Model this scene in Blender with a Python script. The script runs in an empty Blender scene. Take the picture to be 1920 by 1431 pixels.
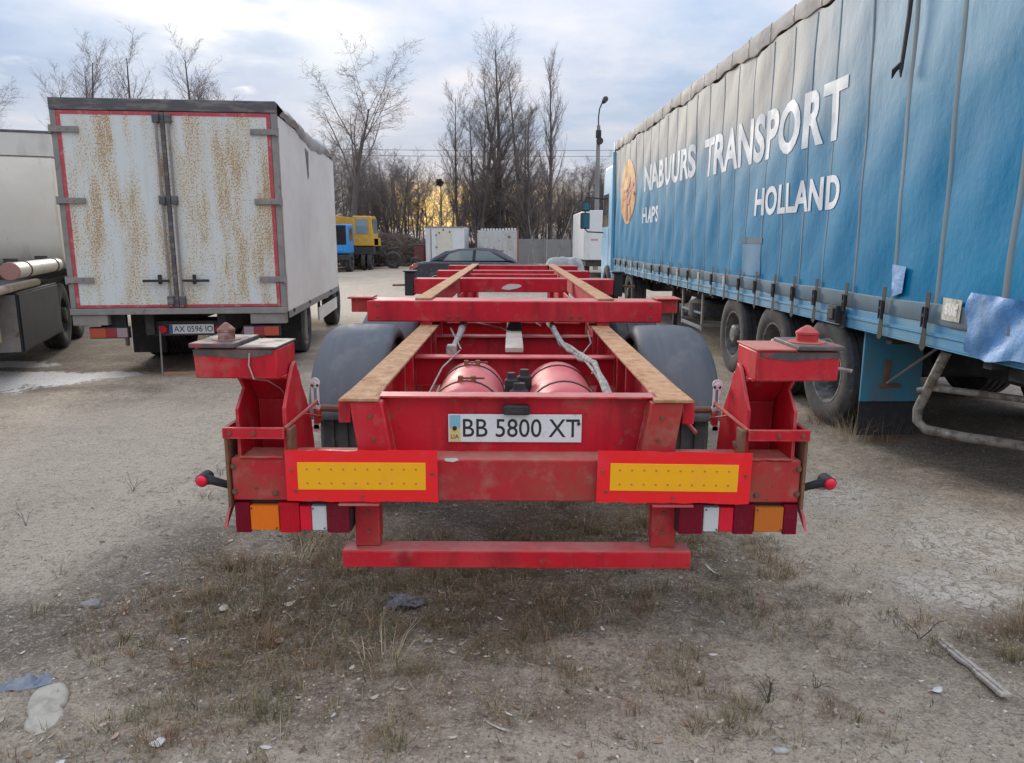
import bpy, bmesh, math, random
import numpy as np
from mathutils import Matrix, Vector

R = math.radians
PI = math.pi
scene = bpy.context.scene
COL = scene.collection
random.seed(7)

# ------------------------------------------------------------------ camera
CAM_H = 1.65
cam_d = bpy.data.cameras.new('camera')
cam_d.sensor_width = 36.0
cam_d.lens = 26.0
cam_d.clip_start = 0.05
cam_d.clip_end = 2000
cam = bpy.data.objects.new('camera', cam_d)
cam.location = (0, 0, CAM_H)
cam.rotation_euler = (R(90 - 10.836), 0, 0)
COL.objects.link(cam)
scene.camera = cam

# ------------------------------------------------------------------ light
SUN_EL, SUN_AZ = R(15), R(-19)          # low sun behind thin cloud, ahead and to the left
SUN_DIR = Vector((math.sin(SUN_AZ) * math.cos(SUN_EL), math.cos(SUN_AZ) * math.cos(SUN_EL), math.sin(SUN_EL)))
sun_d = bpy.data.lights.new('sun', 'SUN')
sun_d.energy = 1.5
sun_d.angle = R(14)
sun_d.color = (1.0, 0.9, 0.76)
sun = bpy.data.objects.new('sun', sun_d)
sun.rotation_euler = SUN_DIR.to_track_quat('Z', 'Y').to_euler()
COL.objects.link(sun)

scene.view_settings.view_transform = 'Standard'
scene.view_settings.look = 'None'
scene.view_settings.exposure = 0.97
scene.view_settings.gamma = 1.0
scene.view_settings.use_curve_mapping = False


def lin(*c):
    return tuple(((x / 255) / 12.92 if x / 255 <= 0.04045 else ((x / 255 + 0.055) / 1.055) ** 2.4) for x in c)


def build_world():
    w = bpy.data.worlds.new('World')
    scene.world = w
    w.use_nodes = True
    nt = w.node_tree
    nt.nodes.clear()
    N, L = nt.nodes.new, nt.links.new

    def math_(op, a, b=None, c=None, clamp=False):
        n = N('ShaderNodeMath'); n.operation = op; n.use_clamp = clamp
        for i, v in enumerate((a, b, c)):
            if v is None: continue
            if isinstance(v, (int, float)): n.inputs[i].default_value = v
            else: L(v, n.inputs[i])
        return n.outputs[0]

    def mrange(v, a, b, c=0.0, d=1.0):
        n = N('ShaderNodeMapRange'); n.interpolation_type = 'SMOOTHSTEP'
        L(v, n.inputs[0])
        for i, x in enumerate((a, b, c, d)): n.inputs[i + 1].default_value = x
        return n.outputs[0]

    def noise(vec, scale, detail=5, rough=0.55):
        n = N('ShaderNodeTexNoise'); L(vec, n.inputs['Vector'])
        n.inputs['Scale'].default_value = scale; n.inputs['Detail'].default_value = detail
        n.inputs['Roughness'].default_value = rough
        return n.outputs['Fac']

    def mixc(f, a, b, mode='MIX'):
        n = N('ShaderNodeMix'); n.data_type = 'RGBA'; n.blend_type = mode
        for s, v in ((0, f), (6, a), (7, b)):
            if isinstance(v, (int, float)): n.inputs[s].default_value = v
            elif isinstance(v, tuple): n.inputs[s].default_value = (*v, 1)
            else: L(v, n.inputs[s])
        return n.outputs[2]

    tc = N('ShaderNodeTexCoord')
    sep = N('ShaderNodeSeparateXYZ'); L(tc.outputs['Generated'], sep.inputs[0])
    x, y, z = sep.outputs
    zz = math_('ADD', math_('MAXIMUM', z, 0.0), 0.16)
    comb = N('ShaderNodeCombineXYZ')
    L(math_('DIVIDE', x, zz), comb.inputs[0]); L(math_('DIVIDE', y, zz), comb.inputs[1])
    P = comb.outputs[0]
    n1 = noise(P, 0.62, 6, 0.5)
    n2 = noise(P, 1.7, 7, 0.56)
    nn = math_('ADD', math_('MULTIPLY', n1, 0.62), math_('MULTIPLY', n2, 0.38))
    ramp = N('ShaderNodeValToRGB'); L(nn, ramp.inputs[0])
    cr = ramp.color_ramp
    cr.elements[0].position = 0.38; cr.elements[0].color = (*lin(140, 166, 202), 1)
    cr.elements[1].position = 0.64; cr.elements[1].color = (*lin(236, 231, 228), 1)
    e = cr.elements.new(0.47); e.color = (*lin(174, 191, 215), 1)
    e = cr.elements.new(0.55); e.color = (*lin(206, 211, 224), 1)
    # an overcast dome brightens towards the zenith (CIE overcast: 1 + 2 sin(elevation))
    lum = math_('MULTIPLY_ADD', math_('MAXIMUM', z, 0.0), 1.65, 0.73)
    cloud = mixc(1.0, ramp.outputs[0], lum, 'MULTIPLY')
    # thin bright breaks in the cloud round the hidden sun
    def toward(d, pw):
        v = N('ShaderNodeVectorMath'); v.operation = 'DOT_PRODUCT'
        L(tc.outputs['Generated'], v.inputs[0]); v.inputs[1].default_value = d
        return math_('POWER', math_('MAXIMUM', v.outputs['Value'], 0.0), pw)
    gate = mrange(n2, 0.44, 0.62)
    halo = math_('MULTIPLY', toward(SUN_DIR, 220), math_('MULTIPLY_ADD', gate, 0.75, 0.05))
    d2 = Vector((math.sin(R(-12.6)) * math.cos(R(13.4)), math.cos(R(-12.6)) * math.cos(R(13.4)), math.sin(R(13.4))))
    halo2 = math_('MULTIPLY', toward(d2, 900), 0.75)
    hs = math_('ADD', halo, halo2)
    cloud = mixc(hs, cloud, (0.40, 0.33, 0.17), 'ADD')
    # yellow afterglow in the gap under the cloud deck
    band = math_('MULTIPLY', mrange(z, 0.010, 0.022), mrange(z, 0.085, 0.050))
    az = math_('ARCTAN2', x, y)
    azm = math_('MULTIPLY', mrange(az, R(-13), R(-7.5)), mrange(az, R(8), R(-3)))
    gl = math_('MULTIPLY', math_('MULTIPLY', band, azm), mrange(noise(P, 3.2, 3), 0.30, 0.48))
    cloud = mixc(gl, cloud, (2.2, 1.35, 0.17))
    # faint warm-lilac band along the horizon
    cloud = mixc(math_('MULTIPLY', mrange(z, 0.22, 0.02), 0.38), cloud, lin(222, 214, 216))
    bg1 = N('ShaderNodeBackground'); L(cloud, bg1.inputs[0]); bg1.inputs[1].default_value = 0.58
    sky = N('ShaderNodeTexSky'); sky.sky_type = 'NISHITA'; sky.sun_disc = False
    sky.sun_elevation = SUN_EL; sky.sun_rotation = SUN_AZ
    bg2 = N('ShaderNodeBackground'); L(sky.outputs[0], bg2.inputs[0]); bg2.inputs[1].default_value = 0.08
    mx = N('ShaderNodeMixShader')
    L(mrange(nn, 0.34, 0.42, 0.70, 0.96), mx.inputs[0]); L(bg2.outputs[0], mx.inputs[1]); L(bg1.outputs[0], mx.inputs[2])
    out = N('ShaderNodeOutputWorld'); L(mx.outputs[0], out.inputs[0])


build_world()

# ------------------------------------------------------------------ materials
_mats = {}


def M(name, base=None, rough=0.5, metal=0.0, layers=(), bump=None, spec=0.5, dust=None, edge=None, trans=0.0):
    """Principled surface; each layer (colour, scale or (sx,sy,sz), lo, hi, amount) lays noise-shaped wear over the base."""
    if name in _mats: return _mats[name]
    m = bpy.data.materials.new(name); m.use_nodes = True
    nt = m.node_tree; N, L = nt.nodes.new, nt.links.new
    b = nt.nodes['Principled BSDF']
    b.inputs['Roughness'].default_value = rough
    b.inputs['Metallic'].default_value = metal
    b.inputs['Specular IOR Level'].default_value = spec
    b.inputs['Transmission Weight'].default_value = trans
    b.inputs['Base Color'].default_value = (*base, 1)
    tc = N('ShaderNodeTexCoord')
    cur = None

    def noise(scale, detail=5, seed=0.0):
        mp = N('ShaderNodeMapping'); L(tc.outputs['Object'], mp.inputs[0])
        mp.inputs['Location'].default_value = (seed, seed * 1.7, seed * 0.6)
        if isinstance(scale, tuple): mp.inputs['Scale'].default_value = scale; s = 1.0
        else: s = scale
        n = N('ShaderNodeTexNoise'); L(mp.outputs[0], n.inputs['Vector'])
        n.inputs['Scale'].default_value = s; n.inputs['Detail'].default_value = detail
        n.inputs['Roughness'].default_value = 0.62
        return n.outputs['Fac']
    rg = None
    for i, (c, sc, lo, hi, amt) in enumerate(layers):
        mr = N('ShaderNodeMapRange'); L(noise(sc, 6, 3.1 * i + 0.7), mr.inputs[0])
        mr.inputs[1].default_value = lo; mr.inputs[2].default_value = hi
        mr.inputs[3].default_value = 0; mr.inputs[4].default_value = amt
        mx = N('ShaderNodeMix'); mx.data_type = 'RGBA'
        L(mr.outputs[0], mx.inputs[0])
        if cur is None: mx.inputs[6].default_value = (*base, 1)
        else: L(cur, mx.inputs[6])
        mx.inputs[7].default_value = (*c, 1)
        cur = mx.outputs[2]
        if i == 0: rg = mr.outputs[0]
    def blend(f, c):
        mx = N('ShaderNodeMix'); mx.data_type = 'RGBA'; L(f, mx.inputs[0])
        if cur is None: mx.inputs[6].default_value = (*base, 1)
        else: L(cur, mx.inputs[6])
        mx.inputs[7].default_value = (*c, 1); return mx.outputs[2]

    def mr_(v, a, c, o0, o1):
        n = N('ShaderNodeMapRange'); L(v, n.inputs[0])
        for i, x in enumerate((a, c, o0, o1)): n.inputs[i + 1].default_value = x
        return n.outputs[0]

    def mul(a, c):
        n = N('ShaderNodeMath'); n.operation = 'MULTIPLY'; L(a, n.inputs[0]); L(c, n.inputs[1]); return n.outputs[0]
    if dust:        # settled dust lies only on faces that look up
        ge = N('ShaderNodeNewGeometry'); sp = N('ShaderNodeSeparateXYZ'); L(ge.outputs['Normal'], sp.inputs[0])
        cur = blend(mul(mr_(sp.outputs[2], 0.6, 0.95, 0.0, 1.0), mr_(noise(9, 6, 21.0), 0.30, 0.62, 0.25, dust[1])), dust[0])
    if edge:        # worn edges; on the red also edge highlights put in as paler pink
        bv = N('ShaderNodeBevel'); bv.samples = 4; bv.inputs['Radius'].default_value = edge[1]
        ge = N('ShaderNodeNewGeometry'); dt = N('ShaderNodeVectorMath'); dt.operation = 'DOT_PRODUCT'
        L(bv.outputs[0], dt.inputs[0]); L(ge.outputs['Normal'], dt.inputs[1])
        cur = blend(mul(mr_(dt.outputs['Value'], 0.985, 0.86, 0.0, 1.0), mr_(noise(14, 6, 33.0), 0.38, 0.60, 0.0, 0.85)), edge[0])
    if cur is not None: L(cur, b.inputs['Base Color'])
    if rg is not None:
        mr = N('ShaderNodeMapRange'); L(rg, mr.inputs[0])
        mr.inputs[3].default_value = rough; mr.inputs[4].default_value = min(1, rough + 0.3)
        L(mr.outputs[0], b.inputs['Roughness'])
    if bump:
        bn = N('ShaderNodeBump'); L(noise(bump[0], 6, 9.0), bn.inputs['Height'])
        bn.inputs['Strength'].default_value = bump[1]; bn.inputs['Distance'].default_value = bump[2] if len(bump) > 2 else 0.01
        L(bn.outputs[0], b.inputs['Normal'])
    _mats[name] = m
    return m


RUST = (0.20, 0.095, 0.045)
DUST = (0.34, 0.28, 0.22)
red = M('red_chassis_paint', (0.57, 0.011, 0.026), 0.48, spec=0.30, dust=((0.50, 0.24, 0.20), 0.75), edge=((0.62, 0.24, 0.21), 0.010), layers=[((0.58, 0.07, 0.07), 2.6, 0.46, 0.74, 0.55), ((0.27, 0.010, 0.018), (9, 9, 1.4), 0.47, 0.68, 0.75), (DUST, 5.5, 0.58, 0.82, 0.5), ((0.24, 0.10, 0.06), 16, 0.60, 0.70, 0.6), ((0.08, 0.04, 0.025), 30, 0.64, 0.69, 0.85)], bump=(40, 0.12, 0.004))
red_rusty = M('red_rusty_paint', (0.50, 0.024, 0.034), 0.62, spec=0.3, dust=((0.44, 0.24, 0.18), 0.75), edge=((0.34, 0.16, 0.09), 0.012), layers=[((0.30, 0.095, 0.05), 4, 0.44, 0.70, 0.75), (DUST, 11, 0.52, 0.75, 0.45), ((0.42, 0.02, 0.03), 3, 0.52, 0.66, 0.7), ((0.08, 0.04, 0.025), 30, 0.64, 0.70, 0.8)], bump=(60, 0.25, 0.004))
red_pink = M('sun_faded_red_paint', (0.56, 0.085, 0.09), 0.5, spec=0.35, layers=[((0.66, 0.22, 0.20), 4, 0.4, 0.7, 0.8), ((0.42, 0.03, 0.045), (3, 3, 9), 0.55, 0.75, 0.7), (DUST, 14, 0.55, 0.8, 0.5)])
rust_flange = M('worn_rusty_flange', (0.45, 0.25, 0.13), 0.85, spec=0.2, layers=[((0.31, 0.135, 0.06), 11, 0.44, 0.66, 0.85), ((0.58, 0.40, 0.26), 24, 0.48, 0.70, 0.75), ((0.40, 0.06, 0.05), 13, 0.60, 0.70, 0.5), ((0.6, 0.5, 0.4), 55, 0.68, 0.74, 0.8)], bump=(80, 0.3, 0.003))
rust = M('brown_rust', (0.17, 0.085, 0.05), 0.85, layers=[((0.28, 0.12, 0.055), 12, 0.4, 0.65, 0.9), ((0.07, 0.04, 0.03), 30, 0.55, 0.7, 0.8)], bump=(70, 0.4, 0.003))
scuffed = M('scuffed_black_steel', (0.07, 0.065, 0.065), 0.6, layers=[((0.21, 0.14, 0.115), 9, 0.46, 0.66, 0.85), ((0.38, 0.04, 0.045), 13, 0.56, 0.66, 0.8)], bump=(60, 0.3, 0.003))
pin_mat = M('chipped_pin_paint', (0.24, 0.09, 0.07), 0.7, layers=[((0.42, 0.33, 0.28), 30, 0.45, 0.62, 0.8), (RUST, 16, 0.5, 0.66, 0.9)], bump=(90, 0.4, 0.002))
guard_mat = M('grey_plastic_mudguard', (0.085, 0.088, 0.098), 0.55, layers=[((0.14, 0.142, 0.15), (14, 1.5, 1.5), 0.40, 0.72, 0.7), ((0.28, 0.26, 0.23), 6, 0.55, 0.85, 0.45), ((0.07, 0.08, 0.10), (22, 2, 2), 0.56, 0.7, 0.5)], bump=(25, 0.05, 0.004))
rubber = M('dusty_tyre_rubber', (0.035, 0.035, 0.037), 0.85, layers=[((0.13, 0.12, 0.11), 5, 0.42, 0.72, 0.7), ((0.20, 0.175, 0.14), 13, 0.56, 0.75, 0.5)], bump=(50, 0.25, 0.004))
black_rub = M('black_rubber', (0.022, 0.023, 0.025), 0.7, layers=[((0.09, 0.085, 0.08), 14, 0.5, 0.72, 0.6)])
dark_steel = M('dark_underbody_steel', (0.028, 0.029, 0.031), 0.75, layers=[((0.10, 0.085, 0.07), 5, 0.45, 0.72, 0.7), (RUST, 11, 0.6, 0.72, 0.6)])
zinc = M('zinc_plated_steel', (0.74, 0.74, 0.72), 0.6, 0.0, layers=[((0.30, 0.28, 0.25), 40, 0.52, 0.7, 0.7)])
hose_grey = M('dusty_grey_hose', (0.36, 0.33, 0.29), 0.8, layers=[((0.14, 0.13, 0.12), 24, 0.45, 0.65, 0.8)])
dusty_bar = M('dusty_beige_bar', (0.50, 0.43, 0.35), 0.9, layers=[((0.30, 0.22, 0.17), 8, 0.45, 0.7, 0.7)])
refl_red = M('red_reflective_sheet', (0.92, 0.012, 0.018), 0.35, layers=[((0.80, 0.05, 0.10), 9, 0.55, 0.75, 0.6), ((0.25, 0.04, 0.03), 22, 0.665, 0.70, 0.8)], bump=(8, 0.25, 0.006))
refl_yel = M('yellow_reflective_sheet', (1.0, 0.47, 0.005), 0.38, layers=[((0.88, 0.38, 0.02), 12, 0.5, 0.75, 0.5)])
lens_dark = M('dark_red_lens', (0.20, 0.003, 0.020), 0.25, spec=0.3, layers=[((0.22, 0.05, 0.05), 8, 0.5, 0.8, 0.4)])
lens_red = M('red_lens', (0.58, 0.006, 0.022), 0.2, spec=0.35, bump=((160, 160, 160), 0.15, 0.002))
lens_bright = M('bright_red_reflector', (0.80, 0.01, 0.04), 0.15)
lens_orange = M('orange_lens', (0.86, 0.20, 0.010), 0.13, bump=((200, 200, 30), 0.15, 0.002))
lens_orange_dull = M('dull_orange_lens', (0.60, 0.17, 0.02), 0.25, bump=((200, 200, 30), 0.15, 0.002))
lens_white = M('clear_reversing_lens', (0.66, 0.67, 0.66), 0.12, bump=((240, 40, 40), 0.5, 0.003))
plate_white = M('number_plate_white', (0.74, 0.75, 0.74), 0.45, layers=[((0.45, 0.42, 0.38), 34, 0.56, 0.74, 0.6), ((0.25, 0.22, 0.2), 90, 0.70, 0.74, 0.7)])
plate_black = M('number_plate_black', (0.02, 0.02, 0.022), 0.5)
flag_blue = M('plate_flag_blue', (0.22, 0.48, 0.58), 0.5)
flag_yellow = M('plate_flag_yellow', (0.70, 0.55, 0.20), 0.5)
white_scratch = M('bare_primer_patch', (0.70, 0.63, 0.60), 0.7)
white_rusty = M('white_door_with_rust', (0.62, 0.655, 0.645), 0.5, layers=[((0.60, 0.57, 0.45), (2.2, 1, 0.55), 0.41, 0.55, 0.9), ((0.44, 0.285, 0.095), (2.6, 1, 0.60), 0.50, 0.64, 0.60), ((0.36, 0.19, 0.05), (48, 48, 26), 0.545, 0.60, 0.65), ((0.33, 0.17, 0.045), (5, 2, 1.3), 0.585, 0.68, 0.75), ((0.10, 0.085, 0.06), (34, 34, 26), 0.645, 0.69, 0.75)], bump=(30, 0.12, 0.004))
white_box = M('dirty_white_panel', (0.78, 0.735, 0.65), 0.55, layers=[((0.66, 0.61, 0.53), (0.7, 0.7, 1.4), 0.40, 0.66, 0.9), ((0.42, 0.385, 0.33), (3, 2.2, 0.35), 0.56, 0.78, 0.3), ((0.3, 0.27, 0.23), 16, 0.66, 0.76, 0.5)])
tank_mat = M('cream_tank_paint', (0.70, 0.655, 0.57), 0.5, layers=[((0.55, 0.50, 0.42), (0.6, 0.6, 0.9), 0.42, 0.7, 0.8), ((0.30, 0.23, 0.17), (3.5, 2.5, 0.5), 0.60, 0.76, 0.6), ((0.19, 0.10, 0.06), 14, 0.67, 0.73, 0.8)])
grey_frame = M('weathered_grey_frame', (0.23, 0.215, 0.20), 0.65, layers=[((0.34, 0.31, 0.27), 7, 0.45, 0.7, 0.7), (RUST, 12, 0.58, 0.70, 0.8)])
dark_header = M('dark_header_steel', (0.085, 0.083, 0.09), 0.6, layers=[((0.27, 0.24, 0.21), (4, 4, 16), 0.47, 0.68, 0.8), (RUST, 14, 0.6, 0.72, 0.7)])
red_tape = M('faded_red_tape', (0.46, 0.055, 0.07), 0.5, layers=[((0.60, 0.30, 0.28), 14, 0.52, 0.70, 0.7)])
tarp_grey = M('grey_roof_tarp', (0.33, 0.32, 0.30), 0.7, layers=[((0.46, 0.43, 0.38), 2.5, 0.42, 0.68, 0.85), ((0.13, 0.14, 0.14), (5, 5, 2), 0.55, 0.75, 0.7)], bump=(3, 0.5, 0.03))
tool_box = M('dark_tool_box', (0.022, 0.027, 0.034), 0.5, spec=0.3, layers=[((0.09, 0.09, 0.088), 4, 0.5, 0.78, 0.4), ((0.55, 0.53, 0.5), 9, 0.70, 0.76, 0.7)])
blue_rail = M('scraped_blue_rail', (0.06, 0.27, 0.45), 0.55, layers=[((0.22, 0.36, 0.42), (4, 1.2, 9), 0.42, 0.66, 0.75), ((0.38, 0.42, 0.43), (2, 0.5, 22), 0.56, 0.70, 0.7), ((0.13, 0.14, 0.13), 7, 0.56, 0.74, 0.6)])
hem_mat = M('grimy_grey_hem', (0.135, 0.215, 0.27), 0.7, layers=[((0.22, 0.24, 0.24), (3, 0.8, 3), 0.40, 0.66, 0.85), ((0.02, 0.17, 0.34), 3.0, 0.56, 0.72, 0.7)])
seam_mat = M('grimy_seam_strip', (0.085, 0.165, 0.215), 0.7, layers=[((0.20, 0.225, 0.23), (6, 4, 1.2), 0.40, 0.62, 0.8), ((0.02, 0.13, 0.25), (5, 5, 0.7), 0.52, 0.66, 0.8)])
blue_cab = M('pale_blue_cab_paint', (0.19, 0.44, 0.63), 0.4, layers=[((0.35, 0.50, 0.58), 3, 0.5, 0.72, 0.6), ((0.15, 0.2, 0.22), 9, 0.62, 0.74, 0.6)])
blue_flap = M('dirty_blue_splash_panel', (0.05, 0.22, 0.33), 0.6, layers=[((0.12, 0.14, 0.14), (4, 4, 1.2), 0.46, 0.68, 0.8), ((0.16, 0.085, 0.05), 9, 0.62, 0.7, 0.8)])
blue_patch_m = M('pale_blue_patch_sheet', (0.09, 0.27, 0.56), 0.5, layers=[((0.20, 0.31, 0.46), 4, 0.42, 0.68, 0.8), ((0.13, 0.13, 0.13), 6, 0.60, 0.76, 0.7)], bump=(5, 0.6, 0.03))
letter_white = M('faded_white_lettering', (0.66, 0.70, 0.72), 0.6, layers=[((0.50, 0.57, 0.62), 4, 0.42, 0.70, 0.7), ((0.25, 0.38, 0.46), 22, 0.64, 0.74, 0.6)])
logo_yel = M('faded_yellow_emblem', (0.66, 0.37, 0.10), 0.6, layers=[((0.48, 0.20, 0.09), 3, 0.46, 0.66, 0.8)])
logo_red = M('faded_red_emblem', (0.42, 0.12, 0.07), 0.6)
silver_paint = M('peeling_silver_tube', (0.25, 0.225, 0.185), 0.6, 0.0, layers=[((0.12, 0.085, 0.06), 16, 0.46, 0.6, 0.85), ((0.48, 0.48, 0.46), 26, 0.58, 0.7, 0.7)], bump=(60, 0.3, 0.003))
glass_dark = M('dark_window_glass', (0.025, 0.03, 0.035), 0.06, spec=0.8)
glass_pale = M('pale_reflecting_glass', (0.20, 0.25, 0.27), 0.05, spec=0.9)
car_paint = M('dark_grey_car_paint', (0.045, 0.05, 0.062), 0.22, 0.3, layers=[((0.12, 0.12, 0.12), 6, 0.5, 0.8, 0.5)])
crane_blue = M('bright_blue_cab_paint', (0.03, 0.26, 0.62), 0.4, layers=[((0.10, 0.14, 0.18), 5, 0.6, 0.75, 0.6)])
crane_yel = M('crane_yellow_paint', (0.62, 0.36, 0.045), 0.5, layers=[((0.35, 0.2, 0.06), 4, 0.52, 0.74, 0.7)])
cont_white = M('white_container_paint', (0.66, 0.67, 0.67), 0.5, layers=[((0.50, 0.49, 0.45), (1.5, 1.5, 0.7), 0.5, 0.75, 0.7), (RUST, 6, 0.67, 0.72, 0.8)])
cont_cream = M('cream_container_door', (0.64, 0.61, 0.50), 0.5, layers=[((0.48, 0.44, 0.34), 3, 0.5, 0.75, 0.6)])
cont_grey = M('rusty_grey_container_paint', (0.50, 0.50, 0.485), 0.6, layers=[((0.40, 0.385, 0.36), (3, 3, 1), 0.45, 0.68, 0.8), ((0.19, 0.08, 0.05), 2.6, 0.585, 0.635, 0.95), ((0.06, 0.05, 0.045), 5.5, 0.64, 0.68, 0.9)])
concrete = M('grey_concrete', (0.25, 0.245, 0.235), 0.9, layers=[((0.17, 0.165, 0.155), 1.4, 0.45, 0.7, 0.8), ((0.33, 0.32, 0.30), 6, 0.55, 0.75, 0.5)], bump=(25, 0.3, 0.01))
bark = M('grey_brown_bark', (0.115, 0.098, 0.088), 0.9, layers=[((0.13, 0.115, 0.10), 2.5, 0.45, 0.7, 0.8)])
twig_m = M('brown_twigs', (0.19, 0.155, 0.14), 0.9, layers=[((0.22, 0.185, 0.175), 0.6, 0.45, 0.65, 0.8)])  # twig brown lightened so the colour itself carries some distance haze
brush_m = M('dry_brush', (0.15, 0.112, 0.088), 0.95, layers=[((0.22, 0.17, 0.14), 0.5, 0.42, 0.65, 0.85)])
pale_bark = M('pale_birch_bark', (0.34, 0.32, 0.30), 0.9, layers=[((0.10, 0.09, 0.08), 3, 0.52, 0.66, 0.8)])
wood_m = M('weathered_wood', (0.42, 0.36, 0.30), 0.85, layers=[((0.22, 0.18, 0.14), (60, 3, 60), 0.45, 0.62, 0.85), ((0.56, 0.51, 0.45), (90, 4, 90), 0.5, 0.68, 0.7)], bump=((90, 4, 90), 0.5, 0.004))
bag_m = M('dirty_beige_plastic', (0.42, 0.375, 0.30), 0.6, layers=[((0.25, 0.215, 0.165), 16, 0.45, 0.68, 0.7)], bump=(22, 0.5, 0.01))
rag_m = M('faded_blue_grey_cloth', (0.20, 0.225, 0.27), 0.85, layers=[((0.33, 0.33, 0.33), 16, 0.45, 0.65, 0.7), ((0.07, 0.08, 0.11), 24, 0.55, 0.7, 0.7)], bump=(50, 0.5, 0.006))
stone_m = M('grey_stone', (0.24, 0.225, 0.20), 0.9, layers=[((0.12, 0.11, 0.10), 18, 0.45, 0.65, 0.8)], bump=(60, 0.5, 0.006))
clod_m = M('ashy_clod', (0.19, 0.175, 0.185), 0.95, layers=[((0.07, 0.065, 0.065), 40, 0.45, 0.6, 0.9), ((0.42, 0.40, 0.40), 60, 0.58, 0.7, 0.8)], bump=(80, 0.6, 0.006))
orange_wood = M('orange_brown_board', (0.50, 0.24, 0.14), 0.8, layers=[((0.36, 0.2, 0.13), 14, 0.45, 0.68, 0.7)])
leaf_m = M('pale_dry_leaf', (0.50, 0.43, 0.34), 0.85, layers=[((0.62, 0.57, 0.50), 9, 0.45, 0.6, 0.8), ((0.33, 0.20, 0.12), 7, 0.55, 0.66, 0.8)])
paper_m = M('grubby_white_paper', (0.62, 0.62, 0.58), 0.8, layers=[((0.34, 0.31, 0.26), 45, 0.5, 0.62, 0.75)])
pebble_m = M('pale_pebble', (0.36, 0.33, 0.29), 0.9, layers=[((0.55, 0.52, 0.47), 7, 0.5, 0.62, 0.85), ((0.17, 0.155, 0.14), 5, 0.53, 0.64, 0.8)])


def rust_door_material():
    m = bpy.data.materials.new('white_door_with_rust'); m.use_nodes = True
    nt = m.node_tree; N, L = nt.nodes.new, nt.links.new
    b = nt.nodes['Principled BSDF']; b.inputs['Roughness'].default_value = 0.55
    tc = N('ShaderNodeTexCoord')

    def noise(sc, d=6, o=0.0, r=0.62):
        mp = N('ShaderNodeMapping'); L(tc.outputs['Object'], mp.inputs[0]); mp.inputs['Scale'].default_value = sc; mp.inputs['Location'].default_value = (o, o, o)
        n = N('ShaderNodeTexNoise'); L(mp.outputs[0], n.inputs[0]); n.inputs['Scale'].default_value = 1; n.inputs['Detail'].default_value = d; n.inputs['Roughness'].default_value = r
        return n.outputs['Fac']

    def rng(v, a, c, o0=0.0, o1=1.0):
        n = N('ShaderNodeMapRange'); L(v, n.inputs[0])
        for i, x in enumerate((a, c, o0, o1)): n.inputs[i + 1].default_value = x
        return n.outputs[0]

    def add(v, w, k):
        n = N('ShaderNodeMath'); n.operation = 'MULTIPLY_ADD'; L(w, n.inputs[0]); n.inputs[1].default_value = k; L(v, n.inputs[2]); return n.outputs[0]

    def mix(f, a, c):
        n = N('ShaderNodeMix'); n.data_type = 'RGBA'; L(f, n.inputs[0])
        for s_, v in ((6, a), (7, c)):
            if isinstance(v, tuple): n.inputs[s_].default_value = (*v, 1)
            else: L(v, n.inputs[s_])
        return n.outputs[2]
    streak = noise((5.2, 1, 0.95), 6, 3.3)
    c = mix(rng(streak, 0.40, 0.56), (0.62, 0.655, 0.64), (0.63, 0.61, 0.52))
    c = mix(rng(noise((9, 1, 0.5), 4, 8.0), 0.52, 0.75, 0, 0.5), c, (0.50, 0.47, 0.38))
    c = mix(rng(add(noise((7, 1, 2.2), 6, 1.0), streak, 1.5), 1.36, 1.72, 0, 0.26), c, (0.47, 0.32, 0.12))
    c = mix(rng(add(noise((70, 70, 52), 4, 5.0, 0.6), streak, 0.60), 0.835, 0.90, 0, 0.85), c, (0.36, 0.20, 0.055))
    c = mix(rng(add(noise((6, 1, 1.6), 6, 12.0), streak, 0.8), 1.06, 1.20, 0, 0.8), c, (0.33, 0.165, 0.045))
    c = mix(rng(noise((38, 38, 30), 5, 2.0), 0.665, 0.70, 0, 0.75), c, (0.10, 0.09, 0.07))
    L(c, b.inputs['Base Color'])
    bn = N('ShaderNodeBump'); L(noise((30, 30, 30), 5), bn.inputs['Height']); bn.inputs['Strength'].default_value = 0.12; bn.inputs['Distance'].default_value = 0.004
    L(bn.outputs[0], b.inputs['Normal'])
    return m


rust_door = rust_door_material()


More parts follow.
